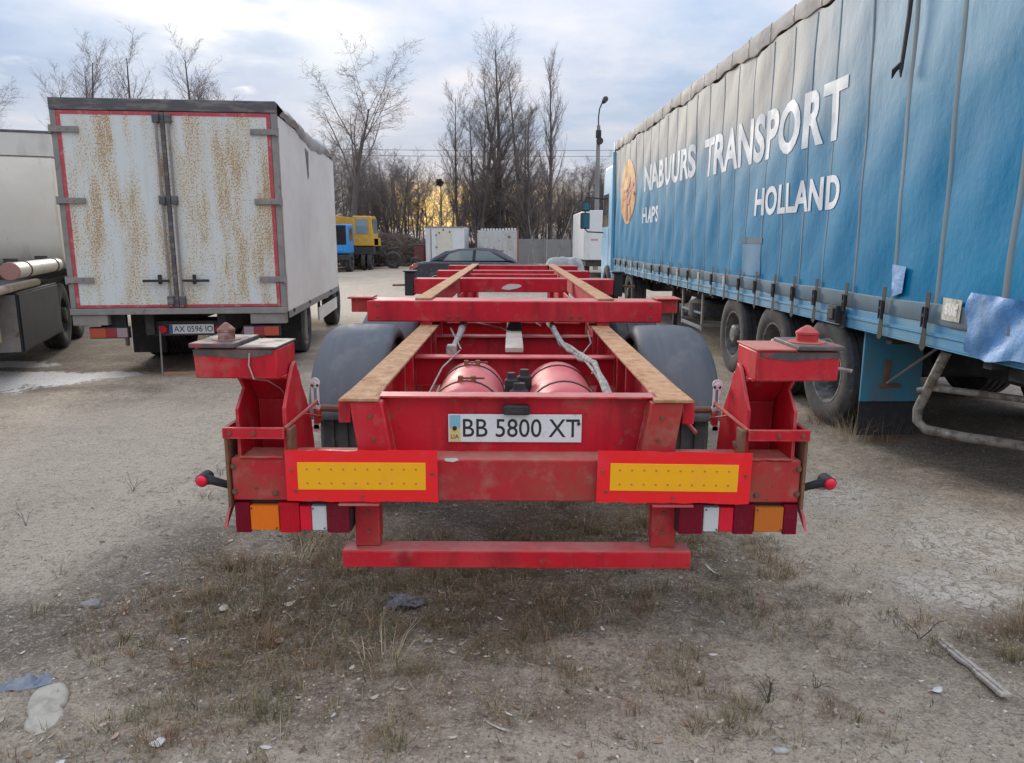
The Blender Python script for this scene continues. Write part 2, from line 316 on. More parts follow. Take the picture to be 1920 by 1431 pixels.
def curtain_material():
    """Blue truck curtain, bleached and dusted grey over its upper half: the fade belongs to the cloth."""
    m = bpy.data.materials.new('faded_blue_curtain'); m.use_nodes = True
    nt = m.node_tree; N, L = nt.nodes.new, nt.links.new
    b = nt.nodes['Principled BSDF']; b.inputs['Roughness'].default_value = 0.62; b.inputs['Specular IOR Level'].default_value = 0.14
    tc = N('ShaderNodeTexCoord'); sep = N('ShaderNodeSeparateXYZ'); L(tc.outputs['Object'], sep.inputs[0])

    def noise(scale, detail=6, loc=0.0):
        mp = N('ShaderNodeMapping'); L(tc.outputs['Object'], mp.inputs[0]); mp.inputs['Scale'].default_value = scale
        mp.inputs['Location'].default_value = (loc, loc, loc)
        n = N('ShaderNodeTexNoise'); L(mp.outputs[0], n.inputs[0]); n.inputs['Scale'].default_value = 1
        n.inputs['Detail'].default_value = detail; n.inputs['Roughness'].default_value = 0.62
        return n.outputs['Fac']

    def mul_add(a, k, c):
        n = N('ShaderNodeMath'); n.operation = 'MULTIPLY_ADD'
        if isinstance(a, (int, float)): n.inputs[0].default_value = a
        else: L(a, n.inputs[0])
        n.inputs[1].default_value = k
        if isinstance(c, (int, float)): n.inputs[2].default_value = c
        else: L(c, n.inputs[2])
        return n.outputs[0]

    def rng(v, a, bb, o0=0.0, o1=1.0):
        n = N('ShaderNodeMapRange'); L(v, n.inputs[0])
        for i, x in enumerate((a, bb, o0, o1)): n.inputs[i + 1].default_value = x
        return n.outputs[0]

    def mix(f, a, c):
        n = N('ShaderNodeMix'); n.data_type = 'RGBA'; L(f, n.inputs[0])
        for s, v in ((6, a), (7, c)):
            if isinstance(v, tuple): n.inputs[s].default_value = (*v, 1)
            else: L(v, n.inputs[s])
        return n.outputs[2]
    h = mul_add(noise((0.8, 0.5, 1.4)), 0.9, mul_add(noise((6, 3, 0.8), 5, 4.0), 0.35, sep.outputs[2]))   # height + wobble
    c = mix(rng(noise((2, 1.2, 1.6), 6, 2.0), 0.35, 0.7), (0.0, 0.178, 0.352), (0.0, 0.208, 0.39))
    c = mix(rng(h, 2.60, 3.40), c, (0.045, 0.215, 0.35))
    # the forward two thirds are greyer, the rear third bleached to pale blue
    fwd = rng(sep.outputs[1], 5.5, 8.0)
    top = mix(fwd, (0.26, 0.42, 0.54), (0.36, 0.355, 0.335))
    c = mix(rng(h, 3.10, 3.85, 0.0, 0.94), c, top)
    c = mix(rng(noise((5, 3.5, 0.55), 6, 7.0), 0.58, 0.80, 0.0, 0.30), c, (0.10, 0.14, 0.15))
    c = mix(rng(noise((9, 14, 5), 8, 5.0), 0.64, 0.74, 0.0, 0.22), c, (0.30, 0.40, 0.45))
    L(c, b.inputs['Base Color'])
    bn = N('ShaderNodeBump'); L(noise((5, 4, 2.2), 5, 1.0), bn.inputs['Height'])
    bn.inputs['Strength'].default_value = 0.40; bn.inputs['Distance'].default_value = 0.03
    L(bn.outputs[0], b.inputs['Normal'])
    return m


curtain_m = curtain_material()


# ------------------------------------------------------------------ mesh helpers
class MB:
    def __init__(s, off=(0, 0, 0)):
        s.v = []; s.f = []; s.off = off

    def add(s, verts, faces):
        o = len(s.v)
        s.v.extend(verts); s.f.extend([tuple(i + o for i in f) for f in faces]); return s

    def box(s, x0, x1, y0, y1, z0, z1):
        if x0 > x1: x0, x1 = x1, x0
        v = [(x0, y0, z0), (x1, y0, z0), (x1, y1, z0), (x0, y1, z0), (x0, y0, z1), (x1, y0, z1), (x1, y1, z1), (x0, y1, z1)]
        return s.add(v, [(0, 3, 2, 1), (4, 5, 6, 7), (0, 1, 5, 4), (1, 2, 6, 5), (2, 3, 7, 6), (3, 0, 4, 7)])

    def prism(s, pts, a, b, axis='x'):
        if a > b: a, b = b, a
        n = len(pts)
        mk = {'x': lambda t, p: (t, p[0], p[1]), 'y': lambda t, p: (p[0], t, p[1]), 'z': lambda t, p: (p[0], p[1], t)}[axis]
        v = [mk(a, p) for p in pts] + [mk(b, p) for p in pts]
        f = [tuple(range(n))[::-1], tuple(range(n, 2 * n))] + [(i, (i + 1) % n, n + (i + 1) % n, n + i) for i in range(n)]
        return s.add(v, f)

    def tube(s, path, r, n=8, caps=True):
        P = [Vector(p) for p in path]; m = len(P)
        rr = r if isinstance(r, (list, tuple)) else [r] * m
        v = []; up = None
        for i in range(m):
            d = (P[min(i + 1, m - 1)] - P[max(i - 1, 0)])
            d = d.normalized() if d.length > 1e-9 else Vector((0, 0, 1))
            if up is None:
                up = Vector((0, 0, 1)) if abs(d.z) < 0.9 else Vector((1, 0, 0))
            a = d.cross(up)
            if a.length < 1e-6: a = d.cross(Vector((0, 1, 0)))
            a.normalize(); b = a.cross(d).normalized(); up = b
            for k in range(n):
                t = 2 * PI * k / n
                q = P[i] + (a * math.cos(t) + b * math.sin(t)) * rr[i]
                v.append(tuple(q))
        f = [(i * n + k, i * n + (k + 1) % n, (i + 1) * n + (k + 1) % n, (i + 1) * n + k) for i in range(m - 1) for k in range(n)]
        if caps: f += [tuple(range(n))[::-1], tuple(range((m - 1) * n, m * n))]
        return s.add(v, f)

    def lathe(s, prof, c, axis='x', n=24, a0=0.0, a1=2 * PI):
        """prof: (h, r) along the axis; full turn or an arc (arc measured in the plane across the axis)."""
        full = abs(a1 - a0 - 2 * PI) < 1e-6
        cols = n if full else n + 1
        v = []
        for (h, r) in prof:
            for k in range(cols):
                t = a0 + (a1 - a0) * k / n
                cs, sn = r * math.cos(t), r * math.sin(t)
                if axis == 'x': v.append((c[0] + h, c[1] + cs, c[2] + sn))
                elif axis == 'y': v.append((c[0] + cs, c[1] + h, c[2] + sn))
                else: v.append((c[0] + cs, c[1] + sn, c[2] + h))
        f = []
        for i in range(len(prof) - 1):
            for k in range(n):
                k2 = (k + 1) % cols
                f.append((i * cols + k, i * cols + k2, (i + 1) * cols + k2, (i + 1) * cols + k))
        return s.add(v, f)

    def obj(s, name, mat, parent=None, bevel=None, smooth=35, solid=None):
        o_ = Vector(s.off)
        me = bpy.data.meshes.new(name)
        me.from_pydata([tuple(Vector(q) - o_) for q in s.v], [], s.f)
        bm = bmesh.new(); bm.from_mesh(me)
        bmesh.ops.recalc_face_normals(bm, faces=bm.faces)
        bm.to_mesh(me); bm.free()
        if mat: me.materials.append(mat)
        if smooth:
            me.shade_smooth(); me.set_sharp_from_angle(angle=R(smooth))
        o = bpy.data.objects.new(name, me); COL.objects.link(o)
        if parent: o.parent = parent
        if solid:
            md = o.modifiers.new('Solidify', 'SOLIDIFY'); md.thickness = solid; md.offset = 0
        if bevel:
            md = o.modifiers.new('Bevel', 'BEVEL'); md.width = bevel; md.segments = 2; md.limit_method = 'ANGLE'; md.angle_limit = R(40)
            md.harden_normals = False
        return o


def tag(o, label, cat, group=None, kind=None):
    o['label'] = label; o['category'] = cat
    if group: o['group'] = group
    if kind: o['kind'] = kind
    return o


def thing(name, label, cat, loc=(0, 0, 0), rot=(0, 0, 0), group=None):
    o = bpy.data.objects.new(name, None); COL.objects.link(o)
    o.empty_display_size = 0.2
    o.location = loc; o.rotation_euler = rot
    return tag(o, label, cat, group)


def sub(name, parent, loc=(0, 0, 0), rot=(0, 0, 0)):
    o = bpy.data.objects.new(name, None); COL.objects.link(o); o.parent = parent
    o.location = loc; o.rotation_euler = rot; o.empty_display_size = 0.1
    return o


def copy_tree(o, parent=None):
    c = o.copy(); COL.objects.link(c); c.parent = parent
    for ch in o.children: copy_tree(ch, c)
    return c


def text_mb(body, fit, place, offset=0.0, depth=0.0, cuts=None, shear=0.0):
    """Letters as real faces. fit = (u0, u1, v0, v1); place(u, v, w) -> point."""
    cu = bpy.data.curves.new('text', 'FONT'); cu.body = body; cu.offset = offset; cu.extrude = depth; cu.resolution_u = 4; cu.shear = shear; cu.space_character = 1.0 + offset * 1.8
    o = bpy.data.objects.new('text', cu); COL.objects.link(o)
    dg = bpy.context.evaluated_depsgraph_get(); dg.update()
    me = bpy.data.meshes.new_from_object(o.evaluated_get(dg))
    bpy.data.objects.remove(o); bpy.data.curves.remove(cu)
    bm = bmesh.new(); bm.from_mesh(me); bpy.data.meshes.remove(me)
    xs = [v.co.x for v in bm.verts]; ys = [v.co.y for v in bm.verts]
    x0, x1, y0, y1 = min(xs), max(xs), min(ys), max(ys)
    u0, u1, v0, v1 = fit
    for v in bm.verts:
        v.co.x = u0 + (v.co.x - x0) / (x1 - x0) * (u1 - u0)
        v.co.y = v0 + (v.co.y - y0) / (y1 - y0) * (v1 - v0)
    if cuts:
        lo, hi = min(u0, u1), max(u0, u1)
        k = lo + cuts
        while k < hi:
            bmesh.ops.bisect_plane(bm, geom=bm.verts[:] + bm.edges[:] + bm.faces[:], plane_co=(k, 0, 0), plane_no=(1, 0, 0)); k += cuts
        lo, hi = min(v0, v1), max(v0, v1)
        k = lo + cuts
        while k < hi:
            bmesh.ops.bisect_plane(bm, geom=bm.verts[:] + bm.edges[:] + bm.faces[:], plane_co=(0, k, 0), plane_no=(0, 1, 0)); k += cuts
    mb = MB()
    bm.verts.index_update()
    mb.v = [place(v.co.x, v.co.y, v.co.z) for v in bm.verts]
    mb.f = [tuple(v.index for v in f.verts) for f in bm.faces]
    bm.free()
    return mb


_tyres = {}


def wheel(parent, x, y, z, rad=0.5, width=0.30, side=1, rim_mat=None, tyre_mat=None, rim_r=None, hub=0.10, dish=0.10, off=(0, 0, 0)):
    """side: +1 when the outer face looks to +x."""
    rim_r = rim_r or rad * 0.56
    w = sub('wheel', parent, (x - off[0], y - off[1], z - off[2]))
    h = width / 2
    key = (rad, width, side, rim_r, dish, (rim_mat or dark_steel).name)
    if key in _tyres:
        for nm, me in _tyres[key]:
            o = bpy.data.objects.new(nm, me); COL.objects.link(o); o.parent = w
        return w
    s = side
    pr = [(-h * 0.86, rim_r), (-h * 0.98, rim_r + 0.25 * (rad - rim_r)), (-h, rim_r + 0.55 * (rad - rim_r)), (-h * 0.93, rad - 0.022), (-h * 0.80, rad)]
    for g in (-0.42, 0.0, 0.42):
        pr += [(h * (g - 0.07), rad), (h * (g - 0.06), rad - 0.014), (h * (g + 0.06), rad - 0.014), (h * (g + 0.07), rad)]
    pr += [(h * 0.80, rad), (h * 0.93, rad - 0.022), (h, rim_r + 0.55 * (rad - rim_r)), (h * 0.98, rim_r + 0.25 * (rad - rim_r)), (h * 0.86, rim_r)]
    t = MB(); t.lathe([(s * a, b) for a, b in pr], (0, 0, 0), 'x', 40)
    to = t.obj('tyre', tyre_mat or rubber, w, smooth=40)
    rm = MB()
    rp = [(-h * 0.8, rim_r * 0.99), (-h * 0.3, rim_r * 0.93), (h * 0.86, rim_r * 1.0), (h * 0.90, rim_r * 1.02), (h * 0.88, rim_r * 0.95), (h * 0.3, rim_r * 0.90),
          (h - dish, rim_r * 0.80), (h - dish + 0.01, rim_r * 0.45), (h - dish + hub, rim_r * 0.40), (h - dish + hub + 0.02, rim_r * 0.30), (h - dish + hub + 0.02, 0.001)]
    rm.lathe([(s * a, b) for a, b in rp], (0, 0, 0), 'x', 28)
    for k in range(8):
        a = 2 * PI * k / 8
        rm.lathe([(s * (h - dish), 0.018), (s * (h - dish + 0.03), 0.018), (s * (h - dish + 0.03), 0.001)], (0, rim_r * 0.58 * math.cos(a), rim_r * 0.58 * math.sin(a)), 'x', 6)
    ro = rm.obj('rim', rim_mat or dark_steel, w, smooth=30)
    _tyres[key] = [('tyre', to.data), ('rim', ro.data)]
    return w


# ------------------------------------------------------------------ numpy noise
_rng = np.random.RandomState(5)
_lat = _rng.rand(256, 256)


def vnoise(x, y):
    xi = np.floor(x).astype(int); yi = np.floor(y).astype(int)
    fx = x - xi; fy = y - yi
    fx = fx * fx * (3 - 2 * fx); fy = fy * fy * (3 - 2 * fy)
    a = _lat[xi % 256, yi % 256]; b = _lat[(xi + 1) % 256, yi % 256]
    c = _lat[xi % 256, (yi + 1) % 256]; d = _lat[(xi + 1) % 256, (yi + 1) % 256]
    return (a * (1 - fx) + b * fx) * (1 - fy) + (c * (1 - fx) + d * fx) * fy


def fbm(x, y, f, o=4):
    t = np.zeros_like(x); a = 0.5; s = 0
    for i in range(o):
        t = t + a * vnoise(x * f + 17.3 * i, y * f + 5.1 * i); s += a; a *= 0.5; f *= 2.03
    return t / s


def blob(x, y, cx, cy, rx, ry, wob=0.5, f=1.6):
    d = np.sqrt(((x - cx) / rx) ** 2 + ((y - cy) / ry) ** 2) + wob * (fbm(x + cx, y + cy, f, 4) - 0.5) * 2
    return np.clip((1.35 - d) / 0.9, 0, 1)


def ground_h(x, y):
    x = np.asarray(x, float); y = np.asarray(y, float)
    far = np.clip(1 - (y - 8) / 25, 0.15, 1)
    h = (fbm(x, y, 0.55, 3) - 0.5) * 0.10 + (fbm(x + 40, y, 2.4, 3) - 0.5) * 0.045
    h = h + far * ((fbm(x, y + 9, 8.0, 3) - 0.5) * 0.022 + (fbm(x + 3, y, 24.0, 2) - 0.5) * 0.008)
    # a shallow wheel rut left of the parked chassis
    rut = np.exp(-((x + 2.35 + 0.22 * (y - 3)) / 0.30) ** 2)
    return h - 0.028 * rut * np.clip((7 - y) / 3, 0, 1) - 0.008


def m_soil(x, y):     # darker soil: moist patches, and ground beneath the parked vehicles
    v = np.zeros_like(x)
    for b in ((-1.0, 3.3, 1.0, 0.9), (-0.3, 3.3, 0.9, 0.6), (-1.75, 3.6, 0.55, 0.9), (0.4, 3.6, 1.1, 0.7), (0, 5.5, 1.5, 2.6), (-5, 10.5, 2.4, 1.0), (-5.6, 9.4, 1.6, 0.5), (-5.3, 8.2, 1.4, 0.25), (4.2, 6.5, 1.6, 4.6), (-2.1, 3.0, 0.6, 0.4), (2.3, 2.85, 0.55, 0.32), (-7, 12, 2, 4), (4.0, 14, 1.6, 6)):
        v = np.maximum(v, blob(x, y, *b))
    return v


def m_crust(x, y):    # dry whitish crust with cracks
    v = np.zeros_like(x)
    for b in ((2.75, 3.95, 0.62, 0.75), (2.2, 3.45, 0.35, 0.3), (2.2, 4.7, 0.45, 0.5)):
        v = np.maximum(v, blob(x, y, *b, 0.4, 2.4))
    return v


def m_snow(x, y):     # thin trodden ice beside the tanker
    v = np.zeros_like(x)
    for b in ((-5.9, 8.8, 1.05, 0.55), (-5.15, 9.0, 0.6, 0.22), (-6.7, 9.9, 0.55, 0.30), (-6.4, 8.2, 0.8, 0.35)):
        v = np.maximum(v, blob(x, y, *b, 0.5, 2.6))
    return v


def m_moss(x, y):     # sod under the dry grass
    v = np.zeros_like(x)
    for (k, bl) in ((1.0, (-0.85, 3.35, 0.95, 0.70)), (0.85, (-0.2, 3.15, 0.75, 0.40)), (0.8, (-1.0, 2.75, 0.55, 0.4)), (0.6, (-0.8, 2.35, 0.75, 0.30)), (0.9, (0.2, 3.9, 1.2, 0.55)), (0.55, (0.75, 3.2, 0.55, 0.25)), (0.9, (2.15, 2.85, 0.38, 0.22)), (0.4, (0.85, 2.32, 0.45, 0.16)), (0.35, (0.3, 2.55, 0.9, 0.3)), (0.35, (1.3, 3.2, 0.6, 0.3))):
        v = np.maximum(v, k * blob(x, y, *bl, 0.9, 3.4))
    return v


def m_pale(x, y):     # dry pale silt of the wheel tracks
    v = np.zeros_like(x)
    for b in ((-3.4, 5.6, 1.9, 1.6), (-2.3, 4.1, 0.7, 0.9), (-2.4, 3.3, 0.35, 0.5), (0.7, 2.15, 1.3, 0.22), (-0.7, 2.1, 0.6, 0.12), (-3.7, 6.9, 1.3, 0.6), (1.7, 4.0, 0.5, 0.9), (0.6, 14, 6, 5), (-6, 22, 9, 12), (3, 2.3, 1.0, 0.4)):
        v = np.maximum(v, blob(x, y, *b, 0.7, 2.0))
    return v


def ground_material():
    m = bpy.data.materials.new('silty_yard_ground'); m.use_nodes = True
    nt = m.node_tree; N, L = nt.nodes.new, nt.links.new
    b = nt.nodes['Principled BSDF']; b.inputs['Roughness'].default_value = 0.95
    b.inputs['Specular IOR Level'].default_value = 0.2
    tc = N('ShaderNodeTexCoord'); O = tc.outputs['Object']

    def noise(s, d=6, r=0.6, off=0.0, sc=None):
        mp = N('ShaderNodeMapping'); L(O, mp.inputs[0]); mp.inputs['Location'].default_value = (off, off * 2, 0)
        if sc: mp.inputs['Scale'].default_value = sc
        n = N('ShaderNodeTexNoise'); L(mp.outputs[0], n.inputs[0])
        n.inputs['Scale'].default_value = s; n.inputs['Detail'].default_value = d; n.inputs['Roughness'].default_value = r
        return n.outputs['Fac']

    def rng(v, a, bb, o0=0.0, o1=1.0):
        n = N('ShaderNodeMapRange'); L(v, n.inputs[0])
        for i, x in enumerate((a, bb, o0, o1)): n.inputs[i + 1].default_value = x
        return n.outputs[0]

    def op(o, a, c):
        n = N('ShaderNodeMath'); n.operation = o
        for i, v in enumerate((a, c)):
            if isinstance(v, (int, float)): n.inputs[i].default_value = v
            else: L(v, n.inputs[i])
        return n.outputs[0]

    def mix(f, a, c):
        n = N('ShaderNodeMix'); n.data_type = 'RGBA'
        if isinstance(f, (int, float)): n.inputs[0].default_value = f
        else: L(f, n.inputs[0])
        for s, v in ((6, a), (7, c)):
            if isinstance(v, tuple): n.inputs[s].default_value = (*v, 1)
            else: L(v, n.inputs[s])
        return n.outputs[2]

    def attr(nm):
        a = N('ShaderNodeAttribute'); a.attribute_name = nm; return a.outputs['Fac']
    big, mid, fine, grit = noise(0.5, 5), noise(2.6, 8, 0.66, 3), noise(11, 9, 0.74, 7), noise(85, 6, 0.75, 2)
    g3 = noise(30, 6, 0.72, 5)
    c = mix(rng(big, 0.35, 0.66), (0.37, 0.312, 0.245), (0.46, 0.392, 0.312))
    c = mix(rng(mid, 0.46, 0.66, 0, 0.7), c, (0.31, 0.258, 0.203))
    c = mix(rng(mid, 0.44, 0.30, 0, 0.6), c, (0.56, 0.49, 0.405))
    c = mix(rng(noise(4.2, 6, 0.6, 11), 0.56, 0.70, 0, 0.45), c, (0.27, 0.20, 0.165))
    c = mix(rng(fine, 0.52, 0.68, 0, 0.75), c, (0.155, 0.135, 0.115))
    c = mix(rng(fine, 0.44, 0.34, 0, 0.6), c, (0.56, 0.50, 0.42))
    pale = op('ADD', attr('pale'), op('MULTIPLY', op('SUBTRACT', mid, 0.5), 1.5))
    c = mix(rng(pale, 0.2, 1.1, 0, 0.6), c, (0.56, 0.485, 0.395))
    soil = op('ADD', attr('soil'), op('MULTIPLY', op('SUBTRACT', mid, 0.5), 1.3))
    c = mix(rng(soil, 0.15, 1.05, 0, 0.80), c, (0.12, 0.097, 0.075))
    moss = op('ADD', attr('moss'), op('MULTIPLY', op('SUBTRACT', fine, 0.5), 2.6))
    moss = op('ADD', moss, op('MULTIPLY', op('SUBTRACT', mid, 0.5), 1.6))
    c = mix(rng(moss, 0.20, 1.15, 0, 0.85), c, (0.128, 0.100, 0.066))
    # pale crust, broken by dark cracks
    wob = N('ShaderNodeVectorMath'); wob.operation = 'MULTIPLY_ADD'
    nv = N('ShaderNodeTexNoise'); L(O, nv.inputs[0]); nv.inputs['Scale'].default_value = 9
    L(nv.outputs['Color'], wob.inputs[0]); wob.inputs[1].default_value = (0.22, 0.22, 0.22); L(O, wob.inputs[2])
    vo = N('ShaderNodeTexVoronoi'); vo.feature = 'DISTANCE_TO_EDGE'; L(wob.outputs[0], vo.inputs[0]); vo.inputs['Scale'].default_value = 12
    crack = rng(op('ADD', vo.outputs['Distance'], op('MULTIPLY', op('SUBTRACT', fine, 0.5), 0.35)), 0.0, 0.10)
    cm = op('ADD', op('ADD', attr('crust'), op('MULTIPLY', op('SUBTRACT', mid, 0.5), 1.6)), op('MULTIPLY', op('SUBTRACT', fine, 0.5), 1.8))
    crust = op('MULTIPLY', rng(cm, 0.30, 1.0), crack)
    c = mix(op('MULTIPLY', crust, 0.7), c, (0.66, 0.63, 0.58))
    snow = rng(op('ADD', attr('snow'), op('MULTIPLY', op('SUBTRACT', fine, 0.5), 2.2)), 0.30, 0.52)
    c = mix(snow, c, (0.86, 0.86, 0.87))
    # grains
    c = mix(rng(g3, 0.53, 0.66, 0, 0.55), c, (0.135, 0.112, 0.09))
    c = mix(rng(g3, 0.46, 0.36, 0, 0.45), c, (0.58, 0.52, 0.44))
    c = mix(rng(grit, 0.54, 0.64, 0, 0.75), c, (0.56, 0.51, 0.45))
    c = mix(rng(grit, 0.47, 0.37, 0, 0.8), c, (0.115, 0.096, 0.08))
    mt = N('ShaderNodeMix'); mt.data_type = 'RGBA'; mt.blend_type = 'MULTIPLY'; mt.inputs[0].default_value = 1.0
    L(c, mt.inputs[6]); mt.inputs[7].default_value = (1.12, 1.065, 0.99, 1); c = mt.outputs[2]
    L(c, b.inputs['Base Color'])
    hsum = op('ADD', op('MULTIPLY', fine, 1.0), op('MULTIPLY', grit, 0.5))
    hsum = op('ADD', hsum, op('MULTIPLY', crust, 0.25))
    bn = N('ShaderNodeBump'); L(hsum, bn.inputs['Height']); bn.inputs['Strength'].default_value = 0.9; bn.inputs['Distance'].default_value = 0.028
    L(bn.outputs[0], b.inputs['Normal'])
    return m


def build_ground():
    ys = list(np.arange(-1.0, 1.6, 0.2)) + list(np.arange(1.6, 6.0, 0.022)); st = 0.022
    while ys[-1] < 900:
        st *= 1.045; ys.append(ys[-1] + st)
    ys = [-60, -20, -8, -3] + ys
    xs = list(np.arange(0, 3.4, 0.026)); st = 0.026
    while xs[-1] < 800:
        st *= 1.07; xs.append(xs[-1] + st)
    xs = [-v for v in xs[:0:-1]] + xs
    X, Y = np.meshgrid(np.array(xs), np.array(ys))
    Z = ground_h(X, Y)
    ny, nx = X.shape
    me = bpy.data.meshes.new('ground')
    co = np.stack([X, Y, Z], -1).reshape(-1, 3)
    i = np.arange(ny * nx).reshape(ny, nx)
    q = np.stack([i[:-1, :-1], i[:-1, 1:], i[1:, 1:], i[1:, :-1]], -1).reshape(-1, 4)
    me.vertices.add(len(co)); me.vertices.foreach_set('co', co.ravel())
    me.loops.add(q.size); me.loops.foreach_set('vertex_index', q.ravel())
    me.polygons.add(len(q)); me.polygons.foreach_set('loop_start', np.arange(0, q.size, 4)); me.polygons.foreach_set('loop_total', np.full(len(q), 4))
    me.polygons.foreach_set('use_smooth', np.ones(len(q), bool))
    me.update(); me.validate()
    for nm, fn in (('soil', m_soil), ('crust', m_crust), ('snow', m_snow), ('moss', m_moss), ('pale', m_pale)):
        a = me.attributes.new(nm, 'FLOAT', 'POINT'); a.data.foreach_set('value', fn(X, Y).ravel().astype(np.float32))
    me.materials.append(ground_material())
    o = bpy.data.objects.new('ground', me); COL.objects.link(o); o['kind'] = 'structure'
    return o


build_ground()


def gz(x, y): return float(ground_h(np.array([x]), np.array([y]))[0])

# ------------------------------------------------------------------ the red container chassis
def build_chassis():
    OFF = (0, 2.7, 0)
    T = thing('container_chassis', 'long bare red container chassis trailer with rust-topped rails, parked rear towards the viewer', 'trailer', (0.012, 2.7, 0), (0, R(0.28), 0))
    def B(): return MB(OFF)
    # --- rear cross bolster, its end plates and the number plate panel
    b = B(); b.box(-1.085, 1.085, 2.70, 2.86, 0.663, 0.832); b.obj('rear_beam', red_rusty, T, 0.008)
    for s in (-1, 1):
        b = B(); b.prism([(2.69, 0.64), (3.02, 0.64), (3.06, 0.80), (2.98, 0.955), (2.69, 0.955)], s * 1.088, s * 1.100); b.obj('end_plate', rust, T, 0.002)
    b = B(); b.box(-0.545, 0.545, 2.81, 2.822, 0.80, 1.052); b.box(-0.545, 0.545, 2.775, 2.86, 1.052, 1.060); b.obj('plate_panel', red, T, 0.002)
    for s in (-1, 1):
        b = B(); b.prism([(s * 0.51, 1.046), (s * 0.635, 1.046), (s * 0.605, 0.832), (s * 0.475, 0.832)], 2.735, 2.80, 'y')
        b.obj('corner_post', red_rusty if s > 0 else red, T, 0.005)
        b = B(); b.box(s * 0.638, s * 0.685, 2.77, 2.90, 0.955, 1.044); b.obj('rail_bracket', red, T, 0.003)
    rw = random.Random(9)
    for s in (-1, 1):
        for (p, q) in (((s * 0.512, 2.806, 1.04), (s * 0.476, 2.806, 0.84)), ((s * 0.60, 2.732, 0.836), (s * 0.48, 2.732, 0.836)), ((s * 0.884, 2.698, 0.836), (s * 1.046, 2.698, 0.836)), ((s * 0.886, 2.736, 1.136), (s * 1.04, 2.736, 1.136))):
            n = 9; b = B(); b.tube([tuple(p[i] + (q[i] - p[i]) * k / n + rw.uniform(-0.0015, 0.0015) for i in range(3)) for k in range(n + 1)], [0.0055 + rw.uniform(-0.0015, 0.0015) for _ in range(n + 1)], 6); b.obj('weld_bead', red_rusty, T, smooth=60)
    # --- lower main rails
    for s in (-1, 1):
        b = B(); b.prism([(s * 0.52, 2.725), (s * 0.668, 2.725), (s * 0.662, 3.0), (s * 0.662, 6.6), (s * 0.535, 6.6), (s * 0.535, 3.0)], 1.048, 1.060, 'z')
        b.obj('rail_top_flange', rust_flange, T, 0.002)
        b = B(); b.box(s * 0.592, s * 0.604, 2.80, 12.8, 0.66, 1.047); b.box(s * 0.53, s * 0.665, 2.90, 12.8, 0.640, 0.659)
        b.obj('rail_web', red, T, 0.002)
        for k, y in enumerate((3.55, 3.85, 4.75, 5.05, 6.9, 8.9, 10.9)):
            b = B(); b.box(s * 0.590, s * 0.538, y, y + 0.010, 0.662, 1.046); b.obj('rail_stiffener', red, T)
            b = B(); b.box(s * 0.606, s * 0.660, y, y + 0.010, 0.662, 1.046); b.obj('rail_stiffener', red, T)
        b = B(); b.box(s * 0.586, s * 0.70, 5.22, 12.88, 1.2335, 1.247); b.obj('upper_rail_flange', rust_flange, T, 0.002)
        b = B(); b.box(s * 0.630, s * 0.642, 5.47, 12.86, 1.062, 1.233); b.obj('upper_rail_web', red, T, 0.002)
    # --- cross members
    b = B(); b.box(-1.03, 1.03, 5.16, 5.46, 1.084, 1.232); b.obj('crossbeam', red, T, 0.010)
    for s in (-1, 1):
        b = B(); b.box(s * 1.033, s * 1.15, 5.22, 5.40, 1.145, 1.238); b.box(s * 1.00, s * 1.17, 5.19, 5.43, 1.240, 1.252); b.obj('crossbeam_end', red_rusty, T, 0.004)
        b = B(); b.box(s * 0.58, s * 0.66, 5.18, 5.44, 1.0615, 1.0825); b.obj('rail_spacer', red, T)
    for (y, hw, z0, z1) in ((7.95, 1.06, 1.10, 1.246), (10.4, 1.06, 1.11, 1.232), (12.3, 1.06, 1.11, 1.240)):
        b = B(); b.box(-0.57, 0.57, y, y + 0.20, z0, z1); b.obj('inner_crossbeam', red, T, 0.008)
        for s in (-1, 1):
            b = B(); b.box(s * 0.705, s * hw, y - 0.05, y + 0.22, z0 - 0.02, z1 - 0.004); b.obj('outrigger', red, T, 0.008)
    b = B(); b.prism([(-0.13, 1.135), (-0.115, 1.16), (-0.06, 1.185), (-0.02, 1.19), (0.05, 1.185), (0.085, 1.175), (0.075, 1.155), (0.03, 1.14), (-0.05, 1.125)], 7.944, 7.947, 'y'); b.obj('bare_paint_patch', white_scratch, T)
    b = B(); b.box(-0.57, 0.57, 9.75, 9.86, 1.08, 1.21); b.obj('inner_crossbeam', red, T, 0.006)
    b = B(); b.box(-0.62, 0.62, 12.83, 12.95, 1.02, 1.23); b.obj('front_crossbeam', dark_steel, T, 0.006)
    b = B(); b.prism([(-0.55, 12.95), (0.55, 12.95), (0.35, 14.6), (-0.35, 14.6)], 0.86, 1.02, 'z'); b.obj('coupling_plate', red, T, 0.01)
    for s in (-1, 1):
        b = B(); b.box(s * 0.655, s * 0.73, 7.93, 8.02, 1.10, 1.225); b.obj('rubber_block', black_rub, T, 0.004)
        b = B(); b.box(s * 1.065, s * 1.16, 7.92, 8.10, 1.06, 1.31); b.box(s * 1.04, s * 1.175, 7.9, 8.12, 1.311, 1.325); b.obj('folding_bracket', black_rub, T, 0.006)
        b = B(); b.tube([(s * 1.14, 8.0, 1.17), (s * 1.30, 8.0, 1.165)], 0.012, 6); b.obj('bracket_handle', rust, T)
        b = B(); b.box(s * 0.72, s * 0.84, 11.2, 11.32, 0.25, 1.08); b.box(s * 0.64, s * 0.92, 11.12, 11.4, gz(s * .78, 11.2) - 0.01, 0.05); b.box(s * 0.605, s * 0.72, 11.2, 11.32, 0.8, 0.95); b.obj('landing_leg', dark_steel, T, 0.006)
